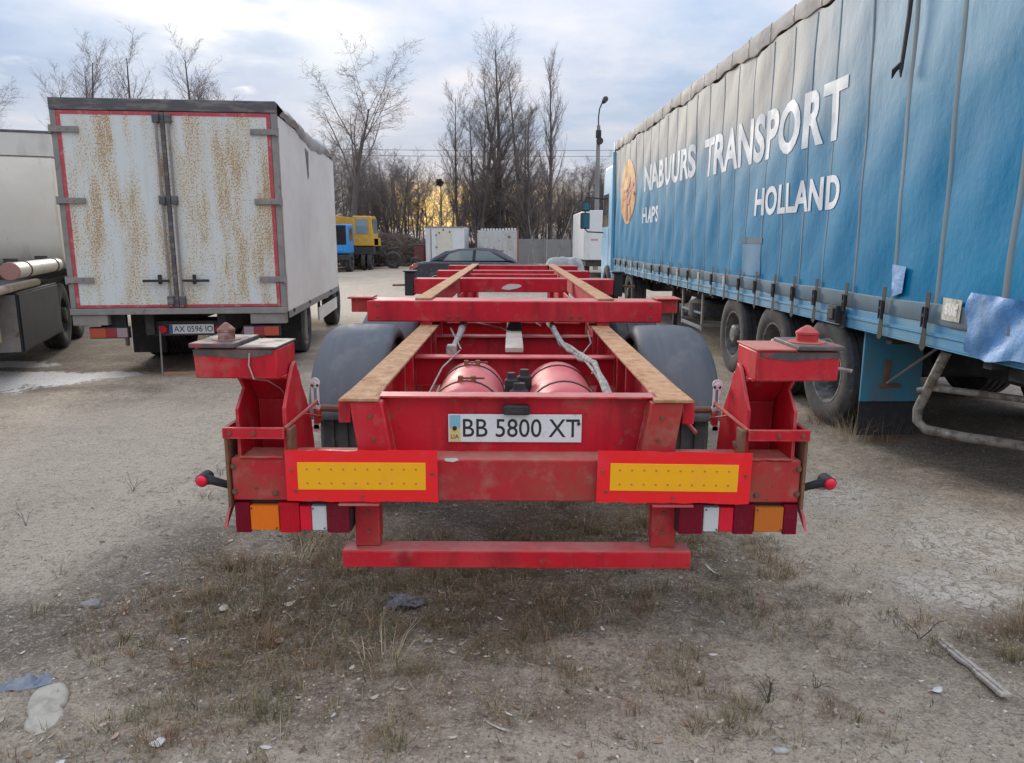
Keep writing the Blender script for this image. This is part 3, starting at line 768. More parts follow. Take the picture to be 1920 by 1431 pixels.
    # --- dusty cross plates and axles between the rails
    for (y, z0, z1, m) in ((4.32, 0.80, 0.965, red_pink), (5.28, 0.66, 0.965, red), (6.05, 0.66, 0.985, red)):
        b = B(); b.box(-0.588, 0.588, y, y + 0.012, z0, z1); b.obj('cross_plate', red, T)
        b = B(); b.box(-0.588, 0.588, y - 0.05, y + 0.055, z1 + 0.001, z1 + 0.012); b.obj('cross_plate_lip', m if y < 5 else red_pink, T, 0.002)
    for y in (4.78, 6.12):
        b = B(); b.tube([(-0.95, y, 0.52), (0.95, y, 0.52)], 0.065, 12); b.obj('axle', dark_steel, T)
    b = B(); b.box(-0.058, 0.052, 4.40, 5.24, 0.985, 1.015); b.obj('dusty_centre_bar', dusty_bar, T, 0.004)
    b = B(); b.tube([(0, 5.3, 1.02), (0, 5.7, 1.06), (0, 6.3, 1.04)], 0.055, 10); b.obj('rubber_bellows', black_rub, T)
    # --- air tanks with straps
    for s in (-1, 1):
        c = (s * 0.243, 3.34, 0.775); rr = 0.185
        b = B(); pr = [(0, 0.001), (0.01, 0.07), (0.035, 0.13), (0.075, 0.168), (0.115, rr)] + [(0.115 + k, rr) for k in (0.3, 0.6, 0.77)] + [(0.81, 0.168), (0.85, 0.12), (0.88, 0.001)]
        b.lathe(pr, c, 'y', 32); tk = b.obj('air_tank', red_pink, T, smooth=50)
        for d in (0.26, 0.74):
            b = B(); b.lathe([(d, rr + 0.001), (d, rr + 0.005), (d + 0.022, rr + 0.005), (d + 0.022, rr + 0.001)], c, 'y', 32); b.obj('tank_strap', black_rub if s > 0 else dark_steel, tk).parent = tk
            if s < 0:
                y = 3.34 + d + 0.01
                b = B(); b.tube([(c[0] - 0.04, y, 0.975), (c[0] + 0.09, y, 0.975)], 0.006, 6)
                for q in (-0.03, 0.035): b.box(c[0] + q - 0.012, c[0] + q + 0.012, y - 0.014, y + 0.014, 0.958, 0.986)
                b.obj('strap_bolt', rust, tk)
    for (x, y, z, r) in ((0.02, 3.72, 0.86, 0.05), (-0.02, 3.80, 0.90, 0.035), (0.05, 3.9, 0.90, 0.04)):
        b = B(); b.lathe([(-0.09, 0.001), (-0.09, r * 0.8), (-0.05, r), (0.03, r), (0.04, r * 0.7), (0.07, r * 0.6), (0.07, 0.001)], (x, y, z), 'z', 14); b.obj('air_valve', black_rub, T)
    b = B(); b.box(-0.05, 0.10, 3.66, 4.0, 0.70, 0.80); b.obj('valve_block', black_rub, T, 0.01)
    # --- hoses, cables and the loading valve rod
    rnd = random.Random(3)
    hp = [(0.245, 5.95, 1.04), (0.26, 5.4, 1.045), (0.265, 5.0, 1.04), (0.30, 4.7, 1.01), (0.335, 4.5, 0.99), (0.38, 4.25, 0.985), (0.42, 3.95, 0.985), (0.445, 3.6, 0.94), (0.45, 3.3, 0.88)]
    for k in range(5):
        b = B(); j = lambda: rnd.uniform(-0.016, 0.016)
        b.tube([(p[0] + j(), p[1], p[2] + j()) for p in hp], 0.010 + 0.004 * (k % 2), 7); b.obj('air_hose', hose_grey, T, smooth=60)
    for pts in ([(-0.50, 5.5, 1.05), (-0.40, 4.9, 1.02), (-0.33, 4.5, 0.99)], [(0.52, 5.3, 1.04), (0.50, 4.8, 0.99), (0.40, 4.4, 0.97)], [(-0.33, 4.36, 1.0), (-0.40, 4.0, 0.96), (-0.45, 3.6, 0.86)], [(0.36, 4.3, 0.99), (0.44, 4.1, 0.95), (0.43, 3.9, 0.94), (0.40, 3.8, 0.97)], [(-0.28, 5.6, 1.03), (-0.1, 5.3, 1.03), (0.0, 5.1, 1.01)], [(-0.35, 5.9, 1.06), (-0.1, 5.95, 1.08), (0.1, 5.7, 1.06), (0.2, 5.5, 1.02)]):
        b = B(); b.tube(pts, 0.005, 5); b.obj('thin_cable', hose_grey, T)
    b = B(); b.tube([(-0.37, 5.35, 1.05), (-0.37, 5.0, 1.02), (-0.385, 4.5, 0.99)], [0.030, 0.022, 0.014], 9); b.obj('level_rod', hose_grey, T)
    b = B(); b.box(-0.41, -0.35, 4.37, 4.45, 0.955, 1.03); b.obj('level_valve', hose_grey, T, 0.01)
    for s in (-1, 1):
        b = B(); b.tube([(s * 0.53, 5.92, 0.998), (s * 0.1, 5.93, 1.0)], 0.012, 6); b.obj('cross_pipe', red_pink, T)
    # --- running gear
    def fender(s, y, name='mudguard'):
        b = MB((s * 1.0, y, 0))
        Rr = 0.60; c = (s * 1.0, y, 0.500)
        pr = [(-0.235, Rr - 0.075), (-0.235, Rr - 0.03), (-0.205, Rr), (-0.1, Rr + 0.004), (0.05, Rr + 0.004), (0.14, Rr - 0.010), (0.195, Rr - 0.045), (0.225, Rr - 0.10), (0.235, Rr - 0.17)]
        b.lathe([(s * h, r) for h, r in pr], c, 'x', 36, R(-8), R(169))
        o = b.obj(name, guard_mat, T, smooth=60, solid=0.012)
        o.location = (s * 1.0, y - 2.7, 0)
    fender(-1, 4.78); fender(1, 4.78); fender(-1, 6.12)
    for s in (-1, 1):
        for y in (4.78, 6.12):
            wheel(T, s * 0.98, y, 0.505, 0.515, 0.385, s, off=OFF)
    # --- corner brackets that carry the twist locks
    for s in (-1, 1):
        X = lambda v: s * v
        b = B(); b.prism([(2.735, 1.14), (2.84, 1.105), (2.93, 1.01), (2.95, 0.70), (3.03, 0.70), (3.03, 1.0), (2.96, 1.13)], X(0.884), X(1.046)); b.obj('bracket_back', red, T, 0.003)
        b = B(); b.prism([(2.715, 0.72), (2.715, 1.02), (2.80, 1.085), (2.75, 1.138), (2.95, 1.138), (3.05, 1.0), (3.06, 0.72)], X(1.048), X(1.060)); b.obj('bracket_side', red, T, 0.002)
        b = B(); b.prism([(2.71, 0.72), (2.71, 1.025), (2.83, 1.165), (2.87, 1.18), (2.95, 1.06), (3.0, 1.0), (3.06, 0.90), (3.10, 0.72)], X(0.868), X(0.882)); b.obj('bracket_gusset', red, T, 0.003)
        # head: an open-bottomed box reaching outwards
        b = B(); b.prism([(X(0.886), 1.137), (X(1.192), 1.140), (X(1.196), 1.248), (X(0.886), 1.250)], 2.70, 2.93, 'y'); b.obj('lock_head', red, T, 0.006)
        b = B(); b.box(X(0.884), X(1.034), 2.695, 2.945, 1.2505, 1.2585); b.obj('head_plate', scuffed if s < 0 else red_rusty, T, 0.003)
        b = B(); b.box(X(1.035), X(1.205), 2.685, 2.955, 1.2545, 1.272); b.obj('lock_plate', scuffed, T, 0.004)
        b = B(); cx, cy = X(1.106), 2.80
        pr_, ph = (0.031, 0.062) if s < 0 else (0.040, 0.062)
        b.lathe([(1.272, pr_ * 1.7), (1.276, pr_ * 1.7), (1.276, 0.0)], (cx, cy, 0), 'z', 20)
        b.lathe([(1.276, pr_), (1.276 + ph * 0.42, pr_), (1.276 + ph * 0.44, pr_ * 0.92)], (cx, cy, 0), 'z', 18)
        b.lathe([(1.276 + ph * 0.45, pr_ * 1.08), (1.276 + ph * 0.58, pr_ * 1.06), (1.276 + ph * 0.80, pr_ * 0.62), (1.276 + ph * 0.98, pr_ * 0.18), (1.276 + ph, 0.0)], (cx, cy, 0), 'z', 12)
        b.obj('twist_lock', pin_mat if s < 0 else red_rusty, T, 0.002, smooth=25)
        if s > 0: b = B(); b.tube([(X(1.19), 2.84, 1.175), (X(1.29), 2.80, 1.160)], 0.008, 6); b.obj('lock_handle', hose_grey, T)
        b = B(); b.prism([(X(0.90), 1.247), (X(1.194), 1.247), (X(1.194), 1.225), (X(1.10), 1.222), (X(1.02), 1.214), (X(0.96), 1.221), (X(0.90), 1.232)], 2.6975, 2.6992, 'y'); b.obj('scuffed_edge', scuffed, T)
        # strap box below
        b = B(); b.box(X(0.868), X(1.098), 2.672, 2.684, 0.915, 0.958); b.box(X(1.087), X(1.098), 2.684, 2.80, 0.918, 0.955); b.obj('bracket_strap', red, T, 0.002)
        b = B(); b.box(X(0.846), X(0.864), 2.69, 2.76, 0.833, 0.95); b.obj('bracket_foot', rust, T, 0.003)
        b = B(); b.prism([(2.70, 0.55), (2.73, 0.60), (2.86, 0.69), (2.9, 0.72), (2.86, 0.66)], X(1.115), X(1.125)); b.obj('wing_tab', red_pink, T)
        b = B(); b.tube([(X(0.868), 2.69, 0.952), (X(0.84), 2.88, 0.976), (X(0.825), 3.02, 0.99)], 0.007, 6); b.obj('tie_rod', red_rusty, T)
        b = B(); b.tube([(X(0.845), 2.85, 0.973), (X(0.825), 2.9, 0.955), (X(0.81), 3.0, 0.925)], 0.005, 6); b.obj('tie_rod', red_rusty, T)
        # mudguard hanger: slotted zinc strap on a pipe
        b = B()
        xs = X(0.833)
        for d in (-0.016, 0.007): b.box(xs + d, xs + d + 0.009, 3.00, 3.006, 0.972, 1.060)
        b.lathe([(3.0, 0.001), (3.0, 0.021), (3.006, 0.021), (3.006, 0.001)], (xs, 0, 1.066), 'y', 14)
        b.lathe([(3.0, 0.001), (3.0, 0.019), (3.007, 0.019), (3.007, 0.001)], (xs, 0, 0.965), 'y', 14)
        b.box(xs - 0.011, xs + 0.011, 3.0, 3.006, 0.87, 0.955)
        b.lathe([(3.0, 0.001), (3.0, 0.017), (3.006, 0.017), (3.006, 0.001)], (xs, 0, 0.872), 'y', 12)
        for z in (0.965, 1.066): b.lathe([(2.990, 0.001), (2.990, 0.008), (3.0, 0.008)], (xs, 0, z), 'y', 6)
        b.obj('guard_hanger', zinc, T)
        b = B(); b.tube([(X(0.60), 3.02, 0.952), (X(0.845), 3.02, 0.955)], 0.0145, 10); b.obj('guard_pipe', rust, T)
        b = B(); b.box(X(0.815), X(0.84), 2.99, 3.02, 0.895, 0.955); b.obj('hanger_clamp', red_rusty, T, 0.004)
    b = B(); b.tube([(0.675, 2.95, 0.955), (0.69, 2.9, 0.93), (0.715, 2.85, 0.90)], [0.006, 0.008, 0.009], 6); b.obj('stub_wire', red_pink, T)
    b = B(); b.tube([(-0.985, 2.694, 1.235), (-0.99, 2.694, 1.19), (-0.975, 2.694, 1.14), (-0.955, 2.79, 1.115), (-0.93, 2.86, 1.07), (-0.915, 2.905, 1.02), (-0.895, 2.92, 0.975)], 0.003, 5); b.obj('pale_string', M('pale_string', (0.50, 0.36, 0.33), 0.8), T)
    b = B(); b.prism([(-0.272, 0.836), (-0.225, 0.8375), (-0.218, 0.829), (-0.24, 0.822), (-0.27, 0.826)], 2.695, 2.698, 'y'); b.obj('bare_chip', white_scratch, T)
    b = B(); b.box(0.845, 0.885, 2.74, 2.8, 0.86, 0.885); b.obj('bolt_lug', rust, T, 0.006)
    # --- rear reflective boards
    for s, x0, x1, z0, z1, a in ((-1, -0.868, -0.296, 0.672, 0.874, 0.0), (1, 0.305, 0.885, 0.672, 0.873, R(-0.5))):
        cx, cz = (x0 + x1) / 2, (z0 + z1) / 2; hw, hh = (x1 - x0) / 2, (z1 - z0) / 2
        bd = sub('reflective_board', T, (cx, 2.672 - 2.7, cz), (0, -a, 0))
        n = 14; rr = random.Random(4 + s)
        top = [(-hw + 2 * hw * i / n, hh + rr.uniform(-0.003, 0.002)) for i in range(n + 1)]
        bot = [(hw - 2 * hw * i / n, -hh + rr.uniform(-0.003, 0.003)) for i in range(n + 1)]
        b = MB(); b.prism(top + bot, -0.002, 0.002, 'y'); b.obj('board_sheet', refl_red, bd)
        iw, ih = 0.241, 0.0535
        b = MB(); b.box(-iw, iw, -0.0045, -0.0021, -ih, ih); b.obj('board_panel', refl_yel, bd, 0.001)
        dot = None
        for r_ in (-0.5, 0.5):
            for k in range(10):
                if dot is None:
                    b = MB(); b.lathe([(-0.0058, 0.001), (-0.0058, 0.0042), (-0.0046, 0.0042)], (0, 0, 0), 'y', 8); dot = o = b.obj('dot', M('dull_amber_dot', (0.50, 0.24, 0.05), 0.6), bd)
                else:
                    o = dot.copy(); COL.objects.link(o)
                o.location = (-0.205 + 0.41 * k / 9, 0, r_ * 0.055)
        for (px, pz) in ((-hw + 0.02, 0.02), (hw - 0.02, 0.01), (0.0, -hh + 0.022), (-hw + 0.035, -hh + 0.04)):
            b = MB(); b.lathe([(-0.006, 0.001), (-0.006, 0.006), (-0.002, 0.006)], (px, 0, pz), 'y', 8); b.obj('board_rivet', rust, bd)
    # --- lamp clusters
    def cluster(name, segs, z0, z1):
        lt = sub(name, T)
        x0, x1 = segs[0][0], segs[-1][1]
        b = B(); b.box(x0 - 0.004, x1 + 0.004, 2.725, 2.79, z0 - 0.003, z1 + 0.002); b.obj('lamp_housing', black_rub, lt, 0.004)
        for (a, c, nm, m, d) in segs:
            b = B(); n = 6; yb = 2.724
            w = c - a; zz0, zz1 = (z0 + 0.012, z1 - 0.012) if d else (z0, z1)
            k = max(int(w / 0.0075), 3)
            pts = [(a + 0.001, yb), (a + 0.001, 2.702 - d)] + [(a + 0.004 + (w - 0.008) * (i + f_) / k, 2.697 - d + (0.0016 if f_ == 0 else -0.0004)) for i in range(k) for f_ in (0.0, 0.5)] + [(c - 0.004, 2.6986 - d), (c - 0.001, 2.702 - d), (c - 0.001, yb)]
            b.prism(pts, zz0, zz1, 'z'); b.obj(nm, m, lt, smooth=20)
            if nm in ('indicator_lens', 'brake_lens', 'reversing_lens'):
                for (sx, sz) in ((a + 0.008, z1 - 0.02), (c - 0.008, z0 + 0.02)):
                    b = B(); b.lathe([(2.6925 - d, 0.001), (2.6925 - d, 0.0032), (2.697 - d, 0.0032)], (sx, 0, sz), 'y', 8); b.obj('lens_screw', dark_steel, lt)
    cluster('tail_light', [(-1.082, -1.022, 'red_lens', lens_dark, 0), (-1.022, -0.912, 'indicator_lens', lens_orange, 0.003), (-0.912, -0.832, 'brake_lens', lens_red, 0), (-0.832, -0.786, 'reflector_lens', lens_bright, 0.002), (-0.786, -0.728, 'reversing_lens', lens_white, 0.003), (-0.728, -0.642, 'red_lens', lens_dark, 0)], 0.535, 0.655)
    cluster('tail_light', [(0.628, 0.722, 'red_lens', lens_dark, 0), (0.722, 0.782, 'reversing_lens', lens_white, 0.003), (0.782, 0.838, 'reflector_lens', lens_bright, 0.002), (0.838, 0.918, 'red_lens', lens_dark, 0), (0.918, 1.03, 'indicator_lens', lens_orange_dull, 0.003), (1.03, 1.086, 'red_lens', lens_dark, 0)], 0.537, 0.657)
    # --- underrun bar and its hangers
    b = B(); b.box(-0.680, 0.688, 2.715, 2.815, 0.382, 0.455); ub = b.obj('underrun_bar', red, T, 0.006)
    for s in (-1, 1):
        b = B(); b.box(s * 0.535, s * 0.632, 2.755, 2.80, 0.456, 0.652); b.box(s * 0.545, s * 0.557, 2.80, 2.88, 0.456, 0.652); b.obj('underrun_hanger', red_rusty, T, 0.004)
        b = B(); b.box(s * 0.52, s * 0.675, 2.672, 2.81, 0.6525, 0.662); b.obj('hanger_plate', red_pink, T, 0.002)
    # --- side marker lamps on rubber arms
    for s in (-1, 1):
        z = 0.735
        b = B(); b.tube([(s * 1.09, 2.78, z - 0.045), (s * 1.14, 2.755, z - 0.022), (s * 1.175, 2.74, z - 0.005), (s * 1.20, 2.735, z)], [0.017, 0.015, 0.017, 0.02], 10)
        b.lathe([(-0.012, 0.001), (-0.012, 0.025), (0.05, 0.025), (0.05, 0.001)], (s * 1.208, 2.73, z), 'y', 16)
        ml = b.obj('marker_lamp', black_rub, T, smooth=40)
        b = B(); b.lathe([(-0.024, 0.001), (-0.023, 0.012), (-0.018, 0.021), (-0.010, 0.0225)], (s * 1.208, 2.73, z), 'y', 16); b.obj('marker_lens', lens_bright, ml, smooth=60)
    bolt = None
    for s in (-1, 1):
        for (x, y, z) in [(s * 1.075, 2.694, 0.80), (s * 1.075, 2.694, 0.70), (s * 0.92, 2.694, 0.695), (s * 0.555, 2.733, 0.99), (s * 0.545, 2.733, 0.90), (s * 0.58, 2.753, 0.60), (s * 0.58, 2.753, 0.52), (s * 0.98, 2.67, 0.937), (s * 1.07, 2.67, 0.937), (s * 0.40, 5.156, 1.12), (s * 0.46, 5.156, 1.12), (s * 0.95, 5.156, 1.20), (s * 0.95, 5.156, 1.12)]:
            if bolt is None:
                b = MB(); b.lathe([(0.006, 0.013), (0.003, 0.013), (0.003, 0.0085), (-0.004, 0.008), (-0.004, 0.0)], (0, 0, 0), 'y', 6); bolt = o = b.obj('bolt_head', rust, T)
            else:
                o = bolt.copy(); COL.objects.link(o)
            o.location = (x, y - 2.7, z)
    # --- number plate and its lamp
    b = B(); b.box(-0.265, 0.255, 2.799, 2.803, 0.872, 0.984); np_ = b.obj('number_plate', plate_white, T, 0.0015)
    def pl(u, v, w): return (u, 2.7985 - w, v)
    b = text_mb('BB 5800 XT', (-0.208, 0.247, 0.893, 0.966), pl, 0.004, 0.0004); b.off = OFF; b.obj('plate_lettering', plate_black, np_, smooth=0)
    b = B(); b.box(-0.260, -0.218, 2.7975, 2.7989, 0.930, 0.980); b.obj('flag_blue', flag_blue, np_)
    b = B(); b.box(-0.260, -0.218, 2.7975, 2.7989, 0.876, 0.9299); b.obj('flag_yellow', flag_yellow, np_)
    b = text_mb('UA', (-0.255, -0.224, 0.886, 0.903), lambda u, v, w: (u, 2.797 - w, v), 0.0, 0.0003); b.off = OFF; b.obj('country_letters', plate_black, np_, smooth=0)
    for (px, pz, r_) in ((-0.240, 0.928, 0.009), (0.243, 0.948, 0.007)):
        b = B(); b.lathe([(2.794, 0.001), (2.794, r_), (2.798, r_)], (px, 0, pz), 'y', 8); b.obj('plate_screw', black_rub, np_)
    b = B(); b.prism([(-0.048, 0.988), (0.048, 0.988), (0.054, 1.0), (0.050, 1.018), (0.042, 1.024), (-0.042, 1.024), (-0.050, 1.018), (-0.054, 1.0)], 2.765, 2.808, 'y'); pl_ = b.obj('plate_lamp', black_rub, T, 0.004)
    b = B(); b.prism([(-0.028, 0.996), (0.028, 0.996), (0.028, 1.012), (-0.028, 1.012)], 2.762, 2.765, 'y'); b.obj('lamp_lens', dark_steel, pl_)


build_chassis()


# ------------------------------------------------------------------ the blue curtain-side trailer and its tractor
SEAMS = [4.35, 5.05, 5.62, 6.22, 6.80, 7.30, 7.80, 8.35, 8.90, 9.45, 10.0, 10.6, 11.2, 11.8, 12.4, 13.05, 13.7, 14.35, 15.0, 15.65, 16.3, 16.95, 17.6, 18.2]


def seam_off(s, z):
    return 0.035 * math.sin(1.3 * s) * (z - 2.5) / 2


def billow(s, z):
    """how far the cloth stands out from the side plane"""
    k = 0
    while k < len(SEAMS) - 1 and SEAMS[k + 1] < s: k += 1
    a, c = SEAMS[k], SEAMS[min(k + 1, len(SEAMS) - 1)]
    t = min(max((s - a) / (c - a), 0), 1) if c > a else 0
    vz = math.sin(PI * min(max((z - 1.1) / 2.65, 0), 1)) ** 0.6
    b = 0.018 * math.sin(PI * t) * (0.4 + 0.6 * vz) * (0.7 + 0.3 * math.sin(2.7 * k))
    b += 0.010 * math.sin(2.1 * s + 1.7 * z) * math.sin(1.3 * z + 0.6 * s)
    b += 0.006 * math.sin(9 * s + 5 * z) * math.sin(3 * z - s)
    return b


def roof_profile(s):
    w = 0.004 * math.sin(5.1 * s) + 0.003 * math.sin(11.7 * s + 1) + 0.006 * math.sin(2.2 * s)
    low = 3.725 + 0.035 * math.sin(3.3 * s + 0.4) * math.sin(0.9 * s) + 0.012 * math.sin(14 * s)
    return [(d, s, z) for d, z in ((0.03, low + 0.01), (-0.022 - w, low), (-0.028 - w, low + 0.02), (-0.030 - 1.2 * w, 3.80), (-0.028 - w, 3.89 + 0.5 * w), (-0.012, 3.915 + 0.6 * w), (0.25, 3.95), (1.25, 3.99), (2.5, 3.94))]


def build_curtain_trailer():
    yaw = R(1.832)
    # local frame: x to the right of the side plane, y along the trailer, z up; the near side is x = 0
    loc = (3.044, 0.0, 0)
    T = thing('curtain_side_trailer', 'long blue curtain-side semi-trailer with bleached cloth and white NABUURS TRANSPORT HOLLAND lettering', 'semi-trailer', loc, (0, 0, yaw))
    S0, S1, ZB, ZT = 3.95, 18.25, 1.10, 3.74
    # curtain cloth
    b = MB(); ns, nz = 300, 46
    for i in range(ns + 1):
        s = S0 + (S1 - S0) * i / ns
        k = max([j for j in range(len(SEAMS)) if SEAMS[j] <= s], default=0)
        a = SEAMS[k]; c = SEAMS[min(k + 1, len(SEAMS) - 1)]
        t = (s - a) / (c - a) if c > a else 0
        sag = 0.055 * math.sin(PI * min(max(t, 0), 1)) * (1.0 if k % 3 == 1 else 0.25) * (1 if s > 6.5 else 0.3)
        for j in range(nz + 1):
            q = j / nz
            z = ZB + (ZT - sag - ZB) * q
            b.v.append((-billow(s, z), s, z))
    for i in range(ns):
        for j in range(nz):
            o = i * (nz + 1) + j
            b.f.append((o, o + nz + 1, o + nz + 2, o + 1))
    cu = b.obj('curtain', curtain_m, T, smooth=80)
    for s in SEAMS:
        b = MB(); n = 24
        w = 0.022 if s > 6 else 0.034
        for j in range(n + 1):
            z = ZB + 0.02 + (ZT - 0.06 - ZB) * j / n
            sl = s + seam_off(s, z)
            b.v += [(-billow(sl, z) + 0.001, sl - w, z), (-billow(sl, z) - 0.0036, sl - w * 0.6, z), (-billow(sl, z) - 0.0036, sl + w * 0.6, z), (-billow(sl, z) + 0.001, sl + w, z)]
        for j in range(n):
            for k in range(3):
                o = j * 4 + k; b.f.append((o, o + 1, o + 5, o + 4))
        b.obj('seam_strip', seam_mat, cu, smooth=60)
    # hem band along the bottom edge
    b = MB(); n = 160
    for i in range(n + 1):
        s = S0 + (S1 - S0) * i / n
        for (z, d) in ((1.085, 0.004), (1.10, 0.016), (1.215 + 0.006 * math.sin(3 * s), 0.014), (1.222 + 0.006 * math.sin(3 * s), 0.0)):
            b.v.append((-billow(s, z) - d, s, z))
    for i in range(n):
        for k in range(3):
            o = i * 4 + k; b.f.append((o, o + 4, o + 5, o + 1))
    b.obj('hem_band', hem_mat, cu, smooth=60)
    # lettering
    def pl(u, v, w): return (-billow(u, v) - 0.0052 - w, u, v)
    for body, fit, nm, off in (('NABUURS', (14.72, 11.20, 2.555, 3.035), 'lettering', 0.034), ('TRANSPORT', (10.74, 6.56, 2.50, 3.02), 'lettering', 0.034), ('HOLLAND', (8.60, 6.56, 1.912, 2.215), 'lettering', 0.034), ('HAPS', (14.80, 13.55, 1.965, 2.262), 'lettering', 0.034)):
        m = text_mb(body, fit, pl, off, 0.0, cuts=0.11)
        m.obj(nm, letter_white, cu, smooth=0)
    # emblem: an upright yellow oval with a red figure of three slanted bars
    b = MB(); cx, cz, rx, rz = 16.45, 2.67, 0.82, 0.68
    n = 36; rings = (1.0, 0.66, 0.33)
    for q in rings:
        for k in range(n):
            u = cx + rx * q * math.cos(2 * PI * k / n); v = cz + rz * q * math.sin(2 * PI * k / n)
            b.v.append((-billow(u, v) - 0.007, u, v))
    b.v.append((-billow(cx, cz) - 0.007, cx, cz))
    for r_ in range(2):
        for k in range(n):
            b.f.append((r_ * n + k, r_ * n + (k + 1) % n, (r_ + 1) * n + (k + 1) % n, (r_ + 1) * n + k))
    for k in range(n): b.f.append((2 * n + k, 2 * n + (k + 1) % n, 3 * n))
    em = b.obj('emblem', logo_yel, cu, smooth=0)
    for poly in ([(16.95, 2.62), (16.60, 2.62), (16.30, 2.95), (16.10, 2.95), (16.45, 2.55), (16.95, 2.50)], [(16.55, 2.40), (16.0, 2.86), (15.78, 2.80), (16.25, 2.40)], [(16.95, 2.72), (16.2, 2.74), (15.72, 2.62), (15.72, 2.56), (16.2, 2.66), (16.95, 2.66)], [(16.7, 2.10), (16.62, 2.52), (16.48, 2.52), (16.45, 2.06)], [(16.25, 2.05), (16.2, 2.42), (16.05, 2.42), (16.0, 2.12)]):
        b = MB(); b.prism([(p[0], p[1]) for p in poly], -billow(16.4, 2.6) - 0.017, -billow(16.4, 2.6) - 0.012, 'x'); b.obj('emblem_figure', logo_red, em, smooth=0)
    # patches, sticker, tear
    def patch(nm, pts, m, d=0.012):
        n = 8; bb = MB()
        (u0, v0), (u1, v1), (u2, v2), (u3, v3) = pts
        for i in range(n + 1):
            for j in range(n + 1):
                p, q = i / n, j / n
                u = (u0 * (1 - p) + u1 * p) * (1 - q) + (u3 * (1 - p) + u2 * p) * q; v = (v0 * (1 - p) + v1 * p) * (1 - q) + (v3 * (1 - p) + v2 * p) * q
                bb.v.append((-billow(u, v) - d - 0.004 * math.sin(5 * u + 4 * v), u, v))
        for i in range(n):
            for j in range(n):
                o = i * (n + 1) + j; bb.f.append((o, o + n + 1, o + n + 2, o + 1))
        return bb.obj(nm, m, cu, smooth=80)
    st = patch('paper_sticker', [(4.93, 1.275), (4.70, 1.275), (4.71, 1.130), (4.92, 1.130)], M('yellowed_sticker', (0.50, 0.49, 0.42), 0.6, layers=[((0.30, 0.28, 0.22), 30, 0.48, 0.62, 0.8)]), 0.024)
    pr = patch('sticker_print', [(4.895, 1.245), (4.735, 1.245), (4.74, 1.165), (4.89, 1.165)], M('washed_out_print', (0.68, 0.68, 0.64), 0.6, layers=[((0.38, 0.36, 0.31), 38, 0.48, 0.58, 0.9)]), 0.027)
    patch('repair_patch', [(5.62, 1.47), (5.40, 1.46), (5.42, 1.27), (5.58, 1.23)], blue_patch_m, 0.020)
    patch('repair_patch', [(8.95, 1.62), (8.35, 1.62), (8.35, 1.25), (8.95, 1.25)], M('faded_patch', (0.035, 0.20, 0.38), 0.6, layers=[((0.15, 0.24, 0.28), 5, 0.45, 0.7, 0.7)]), 0.006)
    patch('tape_band', [(8.98, 1.68), (8.32, 1.68), (8.32, 1.61), (8.98, 1.61)], seam_mat, 0.010)
    # loose pale sheet hanging over the rear lower corner
    b = MB(); n = 16
    for i in range(n + 1):
        for j in range(n + 1):
            p, q = i / n, j / n
            u = 4.62 - 0.67 * p + 0.02 * math.sin(7 * q); v = 1.33 - (0.37 + 0.03 * math.sin(6 * p)) * q - 0.02 * p
            d = 0.024 + 0.022 * math.sin(3.2 * p + 2.5 * q) ** 2 + 0.009 * math.sin(13 * p + 9 * q) + 0.005 * math.sin(31 * p + 4 * q)
            b.v.append((-billow(u, v) - d, u, v))
    for i in range(n):
        for j in range(n):
            o = i * (n + 1) + j; b.f.append((o, o + n + 1, o + n + 2, o + 1))
    b.obj('loose_sheet', blue_patch_m, T, smooth=80)
    # a torn strap hanging from the roof
    b = MB(); b.tube([(-0.05, 5.62, 3.70), (-0.055, 5.63, 3.2), (-0.06, 5.66, 2.86), (-0.07, 5.64, 2.80)], [0.018, 0.016, 0.014, 0.006], 6); b.tube([(-0.06, 5.66, 2.90), (-0.08, 5.72, 2.86), (-0.08, 5.74, 2.81)], [0.016, 0.02, 0.004], 6); b.obj('torn_strap', dark_steel, T)
    # side rail and straps with buckles
    b = MB(); b.box(-0.008, 0.05, S0, S1, 0.935, 1.088); b.box(-0.016, -0.0082, S0, S1, 1.005, 1.03); b.box(-0.012, 0.05, S0, S1, 0.925, 0.9345); b.obj('side_rail', blue_rail, T, 0.003)
    rr = random.Random(11)
    for k, s in enumerate(SEAMS):
        if s < 4.9: continue
        s = s + 0.03
        bk = sub('curtain_strap', T, (0, s, 0))
        x = -0.032
        b = MB(); j = rr.uniform(-0.02, 0.02)
        b.prism([(-0.024, 1.30), (0.024, 1.30), (0.022, 1.10), (-0.022, 1.10)], x - 0.004, x)
        b.prism([(-0.020, 1.10), (0.020, 1.10), (0.045 + j, 0.915), (0.008 + j, 0.895 + j), (-0.025, 0.92)], x - 0.008, x - 0.0045)
        b.obj('webbing', black_rub, bk)
        b = MB(); b.box(x - 0.03, x - 0.009, -0.022, -0.010, 1.06, 1.20); b.box(x - 0.03, x - 0.009, 0.010, 0.022, 1.06, 1.20); b.box(x - 0.026, x - 0.009, -0.0095, 0.0095, 1.06, 1.085); b.box(x - 0.03, x - 0.01, -0.0095, 0.0095, 1.13, 1.15)
        b.obj('buckle', zinc if k in (9, 11, 13, 17, 19) else dark_steel, bk, 0.003)
    b = MB(); b.box(-0.085, -0.03, 6.30, 6.47, 0.95, 1.10); b.box(-0.10, -0.086, 6.33, 6.44, 0.98, 1.08); b.obj('rope_hook_box', dark_steel, T, 0.008)
    # roof, roof-edge tarp, header, front wall, inner floor
    b = MB(); n = 260
    for i in range(n + 1):
        s = S0 + (S1 - S0) * i / n
        b.v += roof_profile(s)
    for i in range(n):
        for k in range(8):
            o = i * 9 + k; b.f.append((o, o + 9, o + 10, o + 1))
